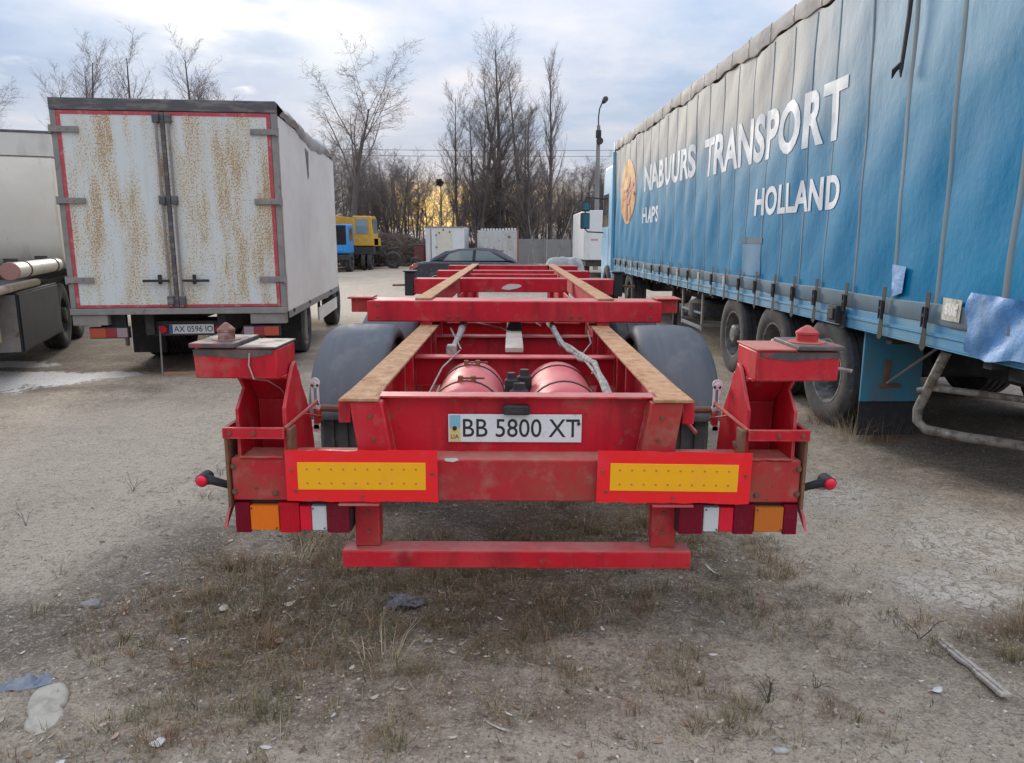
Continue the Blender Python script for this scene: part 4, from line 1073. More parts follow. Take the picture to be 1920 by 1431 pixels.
    rt = b.obj('roof_tarp', M('pale_roof_tarp', (0.40, 0.375, 0.345), 0.75, layers=[((0.50, 0.47, 0.43), 2.5, 0.42, 0.68, 0.85), ((0.17, 0.165, 0.16), (7, 2.5, 5), 0.54, 0.72, 0.75)], bump=(4, 0.4, 0.02)), T, smooth=70)
    for k in range(23):
        s = 4.1 + 0.62 * k
        b = MB()
        for ds in (-0.012, 0.012):
            b.v += [(p[0] - 0.005, s + ds, p[2] + (0.004 if p[2] > 3.88 else 0)) for p in roof_profile(s + ds)[1:7]]
        b.f = [(i, i + 1, 6 + i + 1, 6 + i) for i in range(5)]
        b.obj('tarp_seam', dark_header, rt, smooth=60)
    b = MB(); b.box(0.03, 0.12, S0, S1, 3.62, 3.90); b.obj('top_rail', dark_steel, T)
    b = MB(); b.box(-0.03, 2.5, S1 + 0.003, S1 + 0.09, 0.95, 3.93); b.box(-0.07, 0.0, S1 - 0.06, S1 + 0.0, 0.93, 3.70); b.obj('front_wall', blue_cab, T, 0.01)
    b = MB(); b.box(0.06, 2.5, S0, S1, 1.00, 1.08); b.obj('load_floor', dark_steel, T)
    b = MB(); b.box(2.50, 2.53, S0, S1, 0.95, 3.93); b.obj('far_curtain', curtain_m, T)
    b = MB(); b.box(0.06, 2.5, S0 - 0.05, S0 - 0.004, 1.0, 3.93); b.obj('rear_door', grey_frame, T, 0.01)
    # running gear
    for s in (6.64, 7.95, 9.26):
        wheel(T, 0.18, s, 0.485, 0.495, 0.34, -1, rim_mat=M('muddy_steel_rim', (0.20, 0.19, 0.18), 0.6, 0.2, layers=[((0.07, 0.065, 0.06), 9, 0.42, 0.6, 0.8), ((0.45, 0.43, 0.4), 14, 0.6, 0.7, 0.7)]), rim_r=0.29, dish=0.20, hub=0.17)
        wheel(T, 2.32, s, 0.485, 0.495, 0.34, 1, rim_r=0.29)
        b = MB(); b.tube([(0.3, s, 0.485), (2.2, s, 0.485)], 0.07, 10); b.obj('axle', dark_steel, T)
        b = MB(); b.box(0.55, 0.7, s - 0.5, s + 0.5, 0.55, 0.72); b.box(0.6, 0.66, s - 0.09, s + 0.09, 0.4, 0.9); b.obj('leaf_spring', dark_steel, T, 0.01)
    for x in (0.75, 1.75):
        b = MB(); b.box(x, x + 0.14, S0 + 0.1, S1 - 0.4, 0.62, 0.98); b.obj('chassis_rail', dark_steel, T)
    for k in range(12):
        s = 4.5 + 1.15 * k
        b = MB(); b.box(0.06, 2.4, s, s + 0.08, 0.86, 0.998); b.obj('floor_bearer', dark_steel, T)
    # spare wheel in its cradle
    b = MB(); b.lathe([(-0.13, 0.28), (-0.15, 0.40), (-0.10, 0.49), (0.10, 0.49), (0.15, 0.40), (0.13, 0.28)], (0.52, 11.3, 0.62), 'z', 30); b.obj('spare_wheel', rubber, T, smooth=40)
    for s in (10.75, 11.85):
        b = MB(); b.box(0.06, 0.09, s, s + 0.05, 0.34, 0.93); b.box(0.06, 0.95, s, s + 0.05, 0.40, 0.44); b.obj('spare_cradle', grey_frame, T, 0.004)
    b = MB(); b.box(0.055, 0.085, 10.8, 11.85, 0.36, 0.41); b.box(0.055, 0.085, 10.8, 11.85, 0.58, 0.61); b.obj('cradle_bar', hem_mat, T, 0.004)
    for x in (0.45, 1.95):
        b = MB(); b.box(x, x + 0.12, 14.0, 14.12, 0.30, 0.95); b.box(x - 0.08, x + 0.20, 13.93, 14.19, -0.02, 0.05); b.box(x + 0.02, x + 0.1, 14.02, 14.1, 0.04, 0.4); b.obj('landing_leg', dark_steel, T, 0.006)
    # splash panel, flap and stay behind the last axle
    b = MB(); b.box(0.04, 0.54, 6.01, 6.035, 0.33, 0.92); fl = b.obj('splash_panel', blue_flap, T, 0.004)
    b = MB(); b.box(0.05, 0.53, 6.036, 6.05, 0.035, 0.36); b.obj('mud_flap', black_rub, fl)
    b = MB(); b.box(0.19, 0.37, 5.995, 6.009, 0.45, 0.48); b.box(0.22, 0.26, 5.99, 6.008, 0.48, 0.68); b.obj('flap_clamp', rust, fl, 0.003)
    b = MB(); b.tube([(0.24, 5.985, 0.49), (0.34, 5.45, 0.89)], 0.011, 6); b.obj('flap_stay', grey_frame, fl)
    # underrun guard of bent tube at the rear
    b = MB()
    loop = [(0.10, 5.02, 0.90), (0.08, 5.13, 0.66), (0.06, 5.22, 0.45), (0.07, 5.23, 0.36), (0.10, 5.17, 0.31), (0.25, 5.00, 0.30), (0.55, 4.72, 0.30), (0.82, 4.48, 0.30), (0.90, 4.42, 0.33), (0.94, 4.40, 0.42), (0.97, 4.42, 0.62), (1.0, 4.6, 0.92)]
    b.tube(loop, 0.034, 10); gd = b.obj('underrun_guard', silver_paint, T, smooth=60)
    b = MB(); b.tube([(0.03, 5.20, 0.585), (0.10, 5.14, 0.62), (0.3, 4.94, 0.62), (0.6, 4.68, 0.61), (0.90, 4.44, 0.58)], 0.024, 9); b.obj('guard_rung', silver_paint, gd, smooth=60)
    b = MB(); b.box(0.15, 2.3, 4.35, 4.47, 0.80, 0.93); b.obj('rear_bolster', dark_steel, T, 0.006)
    for x, m in ((0.22, hose_grey), (0.40, M('orange_marker', (0.62, 0.22, 0.09), 0.4))):
        b = MB(); b.box(x, x + 0.12, 4.33, 4.349, 0.835, 0.885); b.obj('marker_reflector', m, T, 0.004)
    b = MB(); b.lathe([(0, 0.001), (0, 0.035), (0.06, 0.04), (0.06, 0.001)], (0.86, 4.50, 0.62), 'y', 14); b.lathe([(-0.01, 0.001), (0.0, 0.03)], (0.86, 4.50, 0.62), 'y', 14); b.obj('marker_lamp', lens_red, T)
    b = MB(); b.tube([(0.86, 4.56, 0.62), (0.98, 4.9, 0.72), (1.0, 5.0, 0.9)], 0.012, 6); b.obj('lamp_stay', hose_grey, T)

    # tractor unit in front
    t = thing('tractor_unit', 'pale blue truck cab just showing with its mirror ahead of the blue curtain trailer', 'truck', (3.044 - 0.032 * 18.2, 18.2, 0), (0, 0, yaw))
    b = MB(); b.prism([(0.95, 0.55), (3.0, 0.55), (3.05, 1.9), (2.75, 3.35), (2.5, 3.55), (0.95, 3.55)], 0.16, 2.38); b.obj('cab', blue_cab, t, 0.05)
    b = MB(); b.prism([(1.9, 2.0), (2.9, 2.0), (2.72, 2.85), (1.9, 2.85)], 0.150, 0.157); b.obj('side_window', glass_dark, t)
    b = MB(); b.prism([(1.8, 0.75), (1.82, 0.75), (1.82, 1.95), (1.8, 1.95)], 0.154, 0.158); b.obj('door_seam', dark_steel, t)
    b = MB(); b.tube([(0.17, 2.62, 2.75), (-0.30, 2.75, 2.80), (-0.36, 2.72, 2.72), (-0.36, 2.70, 1.95), (-0.28, 2.72, 1.87), (0.17, 2.75, 1.85)], 0.018, 8); mr = b.obj('mirror_arm', black_rub, t)
    for (z0, z1) in ((2.42, 2.68), (1.95, 2.38)):
        b = MB(); b.prism([(-0.47, 2.62), (-0.25, 2.62), (-0.23, 2.70), (-0.27, 2.80), (-0.45, 2.80), (-0.49, 2.70)], z0, z1, 'z'); m_ = b.obj('mirror', black_rub, t, 0.02)
        b = MB(); b.box(-0.46, -0.26, 2.612, 2.617, z0 + 0.03, z1 - 0.03); b.obj('mirror_glass', M('teal_mirror', (0.08, 0.17, 0.19), 0.08, 0.6), m_)
    b = MB(); b.box(0.55, 1.75, -2.0, 2.6, 0.55, 0.85); b.obj('tractor_frame', dark_steel, t)
    for y in (1.75, -1.6):
        wheel(t, 0.24, y, 0.49, 0.495, 0.32, -1, rim_r=0.29); wheel(t, 2.2, y, 0.49, 0.495, 0.32, 1, rim_r=0.29)
    b = MB(); b.lathe([(-0.5, 0.001), (-0.5, 0.27), (0.5, 0.27), (0.5, 0.001)], (0.36, 0.2, 0.62), 'y', 20); b.obj('fuel_tank', dark_steel, t)


build_curtain_trailer()


# ------------------------------------------------------------------ rusty white box truck
def build_box_truck():
    yaw = R(6.3)
    ux, uy = math.cos(yaw), math.sin(yaw)
    cx, cy = -2.717 - 1.23 * ux, 8.93 - 1.23 * uy
    T = thing('box_truck', 'white box truck with two rust-streaked rear doors edged in red tape', 'truck', (cx, cy, 0), (0, 0, yaw))
    W, Lx, Z0, Z1 = 1.23, 5.1, 0.86, 3.20
    b = MB(); b.box(W - 0.004, W + 0.012, 0.08, Lx, 0.80, 3.06); b.obj('side_panel', white_box, T, 0.003)
    b = MB(); b.box(-W - 0.012, -W + 0.004, 0.08, Lx, 0.80, 3.06); b.obj('side_panel', white_box, T, 0.003)
    b = MB(); b.box(-W, W, Lx - 0.03, Lx, 0.80, 3.15); b.obj('front_panel', white_box, T, 0.003)
    b = MB(); b.box(W + 0.002, W + 0.018, 0.09, Lx, 0.715, 0.798); b.box(-W - 0.018, -W - 0.002, 0.09, Lx, 0.715, 0.798); b.obj('side_rail', grey_frame, T, 0.003)
    for y in (0.35, 1.6, 3.9):
        b = MB(); b.lathe([(0, 0.025), (0.02, 0.02), (0.02, 0.001)], (W + 0.018, y, 0.79), 'x', 8); b.obj('rail_bolt', dark_steel, T)
    # rear frame
    for s in (-1, 1):
        b = MB(); b.box(s * 1.165, s * W, 0.0, 0.09, 0.86, 3.08); b.obj('corner_post', grey_frame, T, 0.004)
    b = MB(); b.box(-W, W, -0.01, 0.10, 3.081, 3.21); b.obj('header_beam', dark_header, T, 0.006)
    b = MB(); b.box(-W, W, -0.03, 0.10, 0.785, 0.858); b.obj('sill_beam', grey_frame, T, 0.005)
    for (x0, x1) in ((-1.22, -0.83), (0.80, 1.22)):
        b = MB(); b.box(x0, x1, -0.01, 0.10, 0.66, 0.783); b.obj('sill_block', grey_frame, T, 0.005)
    # doors with red tape, rods, hinges
    for s in (-1, 1):
        x0, x1 = (-1.16, -0.055) if s < 0 else (-0.005, 1.16)
        b = MB(); b.box(x0, x1, 0.0, 0.05, 0.865, 3.075); d = b.obj('door', rust_door, T, 0.004)
        for (a, c, e, f) in ((x0, x1, 3.035, 3.073), (x0, x1, 0.868, 0.898), (x0, x0 + 0.04, 0.9, 3.033) if s < 0 else (x1 - 0.04, x1, 0.9, 3.033)):
            b = MB(); b.box(a, c, -0.004, -0.001, e, f); b.obj('red_tape', red_tape, d)
        xr = x1 - 0.035 if s < 0 else x0 + 0.05
        b = MB(); b.tube([(xr, -0.035, 0.88), (xr, -0.035, 3.05)], 0.015, 8); b.obj('lock_rod', grey_frame, d)
        for z in (0.95, 2.1, 3.0):
            b = MB(); b.box(xr - 0.035, xr + 0.035, -0.055, -0.002, z - 0.05, z + 0.05); b.obj('rod_keeper', dark_header, d, 0.008)
        hx = (-0.38, -0.08) if s < 0 else (0.07, 0.37)
        b = MB(); b.box(hx[0], hx[1], -0.07, -0.045, 1.165, 1.195); q = hx[0] + 0.17 if s < 0 else hx[1] - 0.19
        b.box(q, q + 0.03, -0.055, -0.002, 1.14, 1.25); b.obj('door_handle', black_rub, d, 0.005)
        for z in (1.19, 2.09, 2.87):
            b = MB(); a = -1.235 if s < 0 else 1.235; e = a + 0.30 if s < 0 else a - 0.30
            b.box(a, e, -0.028, -0.004, z - 0.032, z + 0.032); b.lathe([(z - 0.045, 0.02), (z + 0.045, 0.02)], (a, -0.01, 0), 'z', 8)
            for k in (0.35, 0.62, 0.9): b.lathe([(-0.036, 0.001), (-0.036, 0.008), (-0.027, 0.008)], (a + (e - a) * k, 0, z), 'y', 6)
            b.obj('hinge', grey_frame, d, 0.003)
    b = MB(); b.box(-0.052, -0.008, -0.012, 0.05, 0.87, 3.07); b.obj('door_gap_seal', dark_header, T)
    # roof tarp, rumpled over the right edge
    b = MB(); n = 60
    for i in range(n + 1):
        y = 0.10 + (Lx - 0.1) * i / n
        w = 0.022 * math.sin(1.9 * y) + 0.008 * math.sin(8.3 * y + 1) + 0.006 * math.sin(17 * y)
        lo = 3.02 + 0.05 * math.sin(1.6 * y + 0.6) + 0.014 * math.sin(7 * y) + 0.008 * math.sin(19 * y)
        for (x, z) in ((W + 0.02, lo), (W + 0.045 + w * 0.5, lo + 0.04), (W + 0.05 + w, 3.12), (W + 0.0, 3.19 + w), (W - 0.2, 3.19 + 0.5 * w), (0, 3.19), (-W + 0.1, 3.19), (-W - 0.03, 3.15), (-W - 0.03, 3.0)):
            b.v.append((x, y, z))
    for i in range(n):
        for k in range(8):
            o = i * 9 + k; b.f.append((o, o + 9, o + 10, o + 1))
    b.obj('roof_tarp', tarp_grey, T, smooth=70)
    b = MB(); b.prism([(1.9, 2.92), (2.2, 2.90), (2.15, 2.55), (2.05, 2.50)], W + 0.0125, W + 0.015); b.obj('torn_patch', dark_header, T)
    # chassis, wheels
    b = MB(); b.box(-W + 0.05, W - 0.05, 0.12, Lx - 0.05, 0.80, 0.855); b.obj('load_floor', dark_steel, T)
    for x in (-0.42, 0.42):
        b = MB(); b.box(x - 0.05, x + 0.05, 0.15, 7.2, 0.52, 0.78); b.obj('chassis_rail', dark_steel, T)
    for s in (-1, 1):
        wheel(T, s * 0.98, 2.15, 0.45, 0.46, 0.27, s); wheel(T, s * 0.70, 2.15, 0.45, 0.46, 0.25, s)
        wheel(T, s * 0.98, 6.0, 0.45, 0.46, 0.27, s)
        b = MB(); b.box(s * 0.70, s * 1.14, 1.48, 1.50, 0.12, 0.74); b.obj('mud_flap', black_rub, T)
        b = MB(); b.tube([(s * 1.20, 1.45, 0.72), (s * 1.20, 1.45, 0.22)], 0.03, 8); b.obj('guard_stay', grey_frame, T)
        b = MB(); b.box(s * 1.19, s * 1.215, 2.75, 5.0, 0.40, 0.60); b.obj('side_guard', white_box, T, 0.005)
        b = MB(); b.box(s * 1.15, s * 1.188, 4.6, 4.66, 0.40, 0.80); b.box(s * 1.15, s * 1.188, 3.0, 3.06, 0.40, 0.80); b.obj('guard_post', dark_steel, T)
    b = MB(); b.tube([(-0.8, 2.15, 0.45), (0.8, 2.15, 0.45)], 0.09, 10); b.lathe([(-0.2, 0.05), (-0.12, 0.2), (0.12, 0.2), (0.2, 0.05)], (0, 2.15, 0.45), 'x', 14); b.obj('rear_axle', dark_steel, T)
    # lamps
    for s in (-1, 1):
        lt = sub('tail_light', T)
        x0, x1 = (-1.06, -0.62) if s < 0 else (0.70, 1.13)
        b = MB(); b.box(x0, x1, 0.02, 0.10, 0.50, 0.635); b.box(x0 + 0.1, x1 - 0.05, 0.10, 0.16, 0.55, 0.79); b.obj('lamp_housing', black_rub, lt, 0.006)
        seq = [(0, 0.42, 'indicator_lens', M('faded_orange_lens', (0.42, 0.07, 0.03), 0.3)), (0.42, 0.72, 'brake_lens', M('dusty_red_lens', (0.27, 0.02, 0.03), 0.35)), (0.72, 1.0, 'reversing_lens', M('faded_pink_lens', (0.30, 0.23, 0.24), 0.35))]
        for (a, c, nm, m) in seq:
            w = x1 - x0 - 0.02
            p, q = (x0 + 0.01 + a * w, x0 + 0.01 + c * w) if s < 0 else (x1 - 0.01 - a * w, x1 - 0.01 - c * w)
            b = MB(); b.box(p, q, 0.008, 0.0195, 0.512, 0.622); b.obj(nm, m, lt, 0.003)
    # number plate in its holder
    b = MB(); b.box(-0.40, 0.42, 0.22, 0.26, 0.50, 0.68); b.obj('plate_holder', dark_steel, T, 0.006)
    b = MB(); b.box(-0.215, 0.305, 0.212, 0.2195, 0.525, 0.637); p_ = b.obj('number_plate', plate_white, T, 0.002)
    text_mb('AX 0596 IO', (-0.165, 0.295, 0.545, 0.617), lambda u, v, w: (u, 0.2105 - w, v), 0.006, 0.0004).obj('plate_lettering', plate_black, p_, smooth=0)
    b = MB(); b.box(-0.212, -0.178, 0.2095, 0.2115, 0.528, 0.634); b.obj('plate_band', M('plate_blue', (0.03, 0.10, 0.35), 0.4), p_)
    for x in (-0.29, 0.37):
        b = MB(); b.lathe([(0.20, 0.001), (0.20, 0.045), (0.2195, 0.05)], (x, 0, 0.58), 'y', 14); b.obj('round_reflector', lens_red, T)
    b = MB(); b.tube([(-0.33, 0.215, 0.62), (-0.34, 0.20, 0.02)], 0.011, 6); b.obj('hanging_rod', grey_frame, T)
    # cab
    b = MB(); b.prism([(5.25, 0.55), (6.9, 0.55), (6.95, 1.4), (6.7, 2.3), (6.5, 2.4), (5.25, 2.4)], -1.0, 1.0); b.obj('cab', white_box, T, 0.04)
    for s in (-1, 1):
        b = MB(); b.prism([(5.7, 1.5), (6.75, 1.5), (6.6, 2.2), (5.7, 2.2)], s * 1.003, s * 1.008); b.obj('side_window', glass_dark, T)
        b = MB(); b.box(s * 1.05, s * 1.25, 6.65, 6.73, 1.55, 1.95); b.tube([(s * 1.0, 6.7, 1.9), (s * 1.1, 6.69, 1.85)], 0.015, 6); b.obj('mirror', black_rub, T, 0.01)


build_box_truck()


# ------------------------------------------------------------------ cream tanker at the left edge
def build_tanker():
    # local frame: y along the vehicle (away from the camera), right-hand side at x = 1.2
    yaw = R(21.3)
    ux, uy = math.cos(yaw), math.sin(yaw)
    cx, cy = -5.87 - 1.2 * ux, 8.80 - 1.2 * uy
    T = thing('tanker_truck', 'cream tanker truck at the left edge with a side pipe and dark tool box', 'truck', (cx, cy, 0), (0, 0, yaw))
    b = MB(); b.prism([(2.75, 1.22), (2.55, 1.27), (2.43, 1.40), (2.37, 1.65), (2.34, 2.0), (2.34, 2.4), (2.38, 2.7), (2.45, 2.83), (6.4, 2.83), (6.5, 2.4), (6.5, 1.6), (6.4, 1.22)], -1.35, 1.32); tk = b.obj('tank', tank_mat, T, 0.03, smooth=50)
    b = MB(); b.box(-1.36, 1.33, 2.43, 2.47, 2.832, 3.15); b.box(1.29, 1.33, 2.471, 6.4, 2.832, 3.15); b.box(-1.36, -1.32, 2.471, 6.4, 2.832, 3.15); b.obj('walkway_coaming', M('pale_cream_coaming', (0.62, 0.60, 0.55), 0.55, layers=[((0.42, 0.37, 0.31), (2.5, 2, 1), 0.5, 0.72, 0.7), ((0.20, 0.11, 0.07), (7, 5, 2), 0.62, 0.69, 0.85)]), T, 0.006)
    b = MB(); b.box(-1.38, 1.35, 2.42, 2.52, 3.151, 3.185); b.box(1.27, 1.35, 2.521, 6.4, 3.151, 3.185); b.obj('coaming_cap', dark_header, T, 0.006)
    b = MB(); b.box(-1.3, 1.28, 2.48, 6.35, 2.84, 2.88); b.obj('walkway_deck', dark_header, T)
    for y in (3.4, 5.2):
        b = MB(); b.lathe([(2.88, 0.28), (3.0, 0.28), (3.02, 0.22), (3.03, 0.0)], (0.1, y, 0), 'z', 18); b.obj('manhole_lid', dark_header, T)
    b = MB(); b.box(-1.15, 1.1, -1.6, 2.3, 1.061, 1.09); b.obj('rear_deck', dark_steel, T)
    # hose tube along the side with a dull pink cap and clamps
    b = MB(); b.tube([(1.24, -0.35, 1.30), (1.24, 2.25, 1.30)], 0.095, 18); hp = b.obj('hose_tube', M('cream_tube_paint', (0.58, 0.52, 0.46), 0.5, layers=[((0.42, 0.33, 0.27), 4, 0.5, 0.7, 0.7)]), T, smooth=40)
    b = MB(); b.lathe([(-0.37, 0.001), (-0.37, 0.10), (-0.33, 0.104), (-0.33, 0.097)], (1.24, 0, 1.30), 'y', 18); b.obj('tube_cap', M('dull_pink_cap', (0.33, 0.17, 0.14), 0.7), hp)
    for y in (0.25, 1.9):
        b = MB(); b.lathe([(y, 0.097), (y, 0.104), (y + 0.04, 0.104), (y + 0.04, 0.097)], (1.24, 0, 1.30), 'y', 18); b.box(1.05, 1.2, y, y + 0.04, 1.38, 1.43); b.obj('tube_clamp', dark_steel, hp)
    b = MB(); b.tube([(1.14, -1.4, 1.09), (1.14, 1.4, 1.09)], 0.05, 10); b.obj('lower_pipe', dusty_bar, T)
    b = MB(); b.box(0.86, 0.96, -1.6, 6.6, 0.88, 1.06); b.box(-0.96, -0.86, -1.6, 6.6, 0.88, 1.06); b.obj('chassis_rail', dark_steel, T)
    b = MB(); b.box(-0.85, 0.85, 2.5, 6.2, 1.061, 1.22); b.obj('tank_cradle', dark_steel, T)
    # tool box
    b = MB(); b.box(0.62, 1.2, 0.0, 2.35, 0.30, 1.04); tb = b.obj('tool_box', tool_box, T, 0.012)
    b = MB(); b.box(1.201, 1.214, 0.03, 2.32, 0.33, 1.01); b.obj('tool_box_door', tool_box, tb, 0.004)
    b = MB(); b.box(0.64, 1.18, -0.014, -0.001, 0.33, 1.01); b.obj('tool_box_end', grey_frame, tb, 0.004)
    b = MB(); b.box(0.70, 1.0, -0.42, -0.06, 0.45, 0.95); b.obj('valve_cabinet', dark_steel, T, 0.02)
    b = MB(); b.tube([(1.02, -0.3, 1.3), (1.10, -0.25, 1.45), (1.12, -0.3, 1.75)], 0.03, 8); b.obj('drain_pipe', rust, T)
    b = MB(); b.box(1.0, 1.10, -0.62, -0.44, 0.5, 1.35); b.obj('valve_box', M('rusty_cream', (0.45, 0.34, 0.22), 0.7, layers=[(RUST, 6, 0.45, 0.6, 0.9)]), T, 0.01)
    for y in (2.95, 4.25):
        for s in (-1, 1): wheel(T, s * 1.02, y, 0.5, 0.505, 0.30, s)
    for s in (-1, 1): wheel(T, s * 1.02, 8.0, 0.5, 0.505, 0.30, s)
    b = MB(); b.box(-0.5, 0.5, 6.6, 9.2, 0.6, 0.85); b.obj('cab_frame', dark_steel, T)
    b = MB(); b.prism([(6.7, 0.6), (8.6, 0.6), (8.6, 1.5), (8.45, 2.5), (6.7, 2.55)], -1.15, 1.15); b.obj('cab', tank_mat, T, 0.05)
    b = MB(); b.prism([(7.2, 1.6), (8.45, 1.6), (8.35, 2.35), (7.2, 2.35)], 1.153, 1.158); b.obj('side_window', glass_dark, T)
    b = MB(); b.prism([(8.6, 0.65), (9.6, 0.65), (9.55, 1.4), (8.6, 1.55)], -0.9, 0.9); b.obj('bonnet', tank_mat, T, 0.05)


build_tanker()


# ------------------------------------------------------------------ vectorised meshes
def mesh_np(name, V, F, mat, parent=None, smooth=False, tint=None):
    """V (n,3), F (m,3 or 4) -> one object"""
    me = bpy.data.meshes.new(name)
    k = F.shape[1]
    me.vertices.add(len(V)); me.vertices.foreach_set('co', np.ascontiguousarray(V, np.float32).ravel())
    me.loops.add(F.size); me.loops.foreach_set('vertex_index', np.ascontiguousarray(F, np.int32).ravel())
    me.polygons.add(len(F)); me.polygons.foreach_set('loop_start', np.arange(0, F.size, k)); me.polygons.foreach_set('loop_total', np.full(len(F), k))
    me.polygons.foreach_set('use_smooth', np.full(len(F), smooth))
    me.update(); me.validate()
    if tint is not None:
        a = me.attributes.new('tint', 'FLOAT_COLOR', 'POINT')
        a.data.foreach_set('color', np.concatenate([tint, np.ones((len(tint), 1))], 1).astype(np.float32).ravel())
    me.materials.append(mat)
    o = bpy.data.objects.new(name, me); COL.objects.link(o)
    if parent: o.parent = parent
    return o


def sticks(S, n=3):
    """S: (m, 8) rows of p0, p1, r0, r1 -> verts and quads of n-sided tapered prisms"""
    S = np.asarray(S, float)
    p0, p1, r0, r1 = S[:, 0:3], S[:, 3:6], S[:, 6:7], S[:, 7:8]
    d = p1 - p0; d /= np.linalg.norm(d, axis=1, keepdims=True) + 1e-9
    ref = np.where(np.abs(d[:, 2:3]) < 0.9, np.array([[0, 0, 1.0]]), np.array([[1.0, 0, 0]]))
    a = np.cross(d, ref); a /= np.linalg.norm(a, axis=1, keepdims=True) + 1e-9
    b = np.cross(d, a)
    m = len(S); V = np.zeros((m, 2 * n, 3))
    for k in range(n):
        t = 2 * PI * k / n; w = a * math.cos(t) + b * math.sin(t)
        V[:, k] = p0 + w * r0; V[:, n + k] = p1 + w * r1
    base = (np.arange(m) * 2 * n)[:, None]
    F = np.concatenate([base + np.array([[k, (k + 1) % n, n + (k + 1) % n, n + k]]) for k in range(n)], 0)
    return V.reshape(-1, 3), F


# ------------------------------------------------------------------ trees
def grow(rg, out, p, d, L, r, lvl, spec):
    n = spec['seg'][lvl]; tip = spec['tip'][lvl]; maxl = len(spec['seg']) - 1
    step = L / n
    for i in range(n):
        d = d + rg.normal(0, spec['wig'][lvl], 3) + np.array([0, 0, spec['up'][lvl]])
        d = d / np.linalg.norm(d)
        q = p + d * step
        ra = r * (1 - i / n * (1 - tip)); rb = r * (1 - (i + 1) / n * (1 - tip))
        out[min(lvl, 1)].append(np.concatenate([p, q, [ra, rb]]))
        t = (i + 1) / n
        if lvl < maxl and i == n - 1 and spec.get('lead'):
            grow(rg, out, q, d, L * spec['lead'][lvl], rb * 0.97, lvl + 1, spec)
        if lvl < maxl and t >= spec['start'][lvl]:
            k = spec['kids'][lvl]; k = int(k) + (rg.rand() < k - int(k))
            for _ in range(k):
                az = rg.uniform(0, 2 * PI); an = R(rg.uniform(*spec['ang'][lvl]))
                ref = np.array([0, 0, 1.0]) if abs(d[2]) < 0.95 else np.array([1.0, 0, 0])
                a = np.cross(d, ref); a /= np.linalg.norm(a); b = np.cross(d, a)
                cd = d * math.cos(an) + (a * math.cos(az) + b * math.sin(az)) * math.sin(an)
                cl = L * spec['ratio'][lvl] * rg.uniform(0.65, 1.15) * (1.1 - spec['short'][lvl] * t)
                grow(rg, out, p + (q - p) * rg.uniform(0.3, 1.0), cd, cl, max(rb * spec['rr'][lvl], 0.006), lvl + 1, spec)
        p = q


SPREAD = dict(seg=[11, 7, 5, 4, 3], tip=[0.16, 0.2, 0.25, 0.35, 0.5], wig=[0.03, 0.06, 0.09, 0.13, 0.18], up=[0.03, 0.075, 0.05, 0.03, 0.02], start=[0.46, 0.25, 0.2, 0.2, 9], kids=[1.9, 1.15, 1.4, 1.6, 0], ang=[(18, 36), (22, 46), (26, 58), (30, 70), (0, 0)], ratio=[0.68, 0.42, 0.46, 0.55, 0], short=[0.55, 0.35, 0.3, 0.2, 0], rr=[0.55, 0.50, 0.55, 0.6, 0])
POPLAR = dict(seg=[10, 6, 4, 3], tip=[0.12, 0.2, 0.3, 0.5], wig=[0.02, 0.05, 0.08, 0.12], up=[0.05, 0.13, 0.10, 0.06], start=[0.16, 0.15, 0.2, 9], kids=[3.6, 1.8, 1.7, 0], ang=[(20, 42), (18, 42), (22, 52), (0, 0)], ratio=[0.30, 0.42, 0.45, 0], short=[0.62, 0.3, 0.2, 0], rr=[0.42, 0.55, 0.6, 0])
SLENDER = dict(seg=[8, 5, 4, 3], tip=[0.2, 0.25, 0.3, 0.5], wig=[0.05, 0.08, 0.12, 0.16], up=[0.05, 0.09, 0.06, 0.03], start=[0.36, 0.2, 0.2, 9], kids=[2.4, 1.6, 1.8, 0], ang=[(22, 55), (22, 55), (25, 65), (0, 0)], ratio=[0.38, 0.45, 0.5, 0], short=[0.45, 0.3, 0.2, 0], rr=[0.5, 0.55, 0.6, 0])


def tree(name, label, loc, H, r, spec, seed, stems=1, lean=0.0, group=None, bark_m=None, fork=0.0, width=1.0):
    rg = np.random.RandomState(seed)
    out = ([], [])
    for k in range(stems):
        a = rg.uniform(0, 2 * PI)
        l_ = lean * (1 if stems > 1 else rg.uniform(0.3, 1))
        d = np.array([math.cos(a) * l_, math.sin(a) * l_, 1.0]); d /= np.linalg.norm(d)
        hh = H * (1.0 if k == 0 else rg.uniform(0.7, 0.98))
        grow(rg, out, np.array([rg.normal(0, 0.18) if k else 0, rg.normal(0, 0.18) if k else 0, -0.1]), d, hh, r * (1 if k == 0 else 0.8), 0, spec)
    top = max(max(s[5] for s in out[0]), max(s[5] for s in out[1]))
    f = H / top
    for o_ in out:
        for s in o_: s[[0, 1, 3, 4]] *= width; s[[2, 5]] *= f
    T = thing(name, label, 'tree', (loc[0], loc[1], 0), (0, 0, 0), group)
    V, F = sticks(out[0], 7); mesh_np('trunk', V, F, bark_m or bark, T, True)
    V, F = sticks(out[1], 3); mesh_np('crown', V, F, twig_m, T, True)
    return T


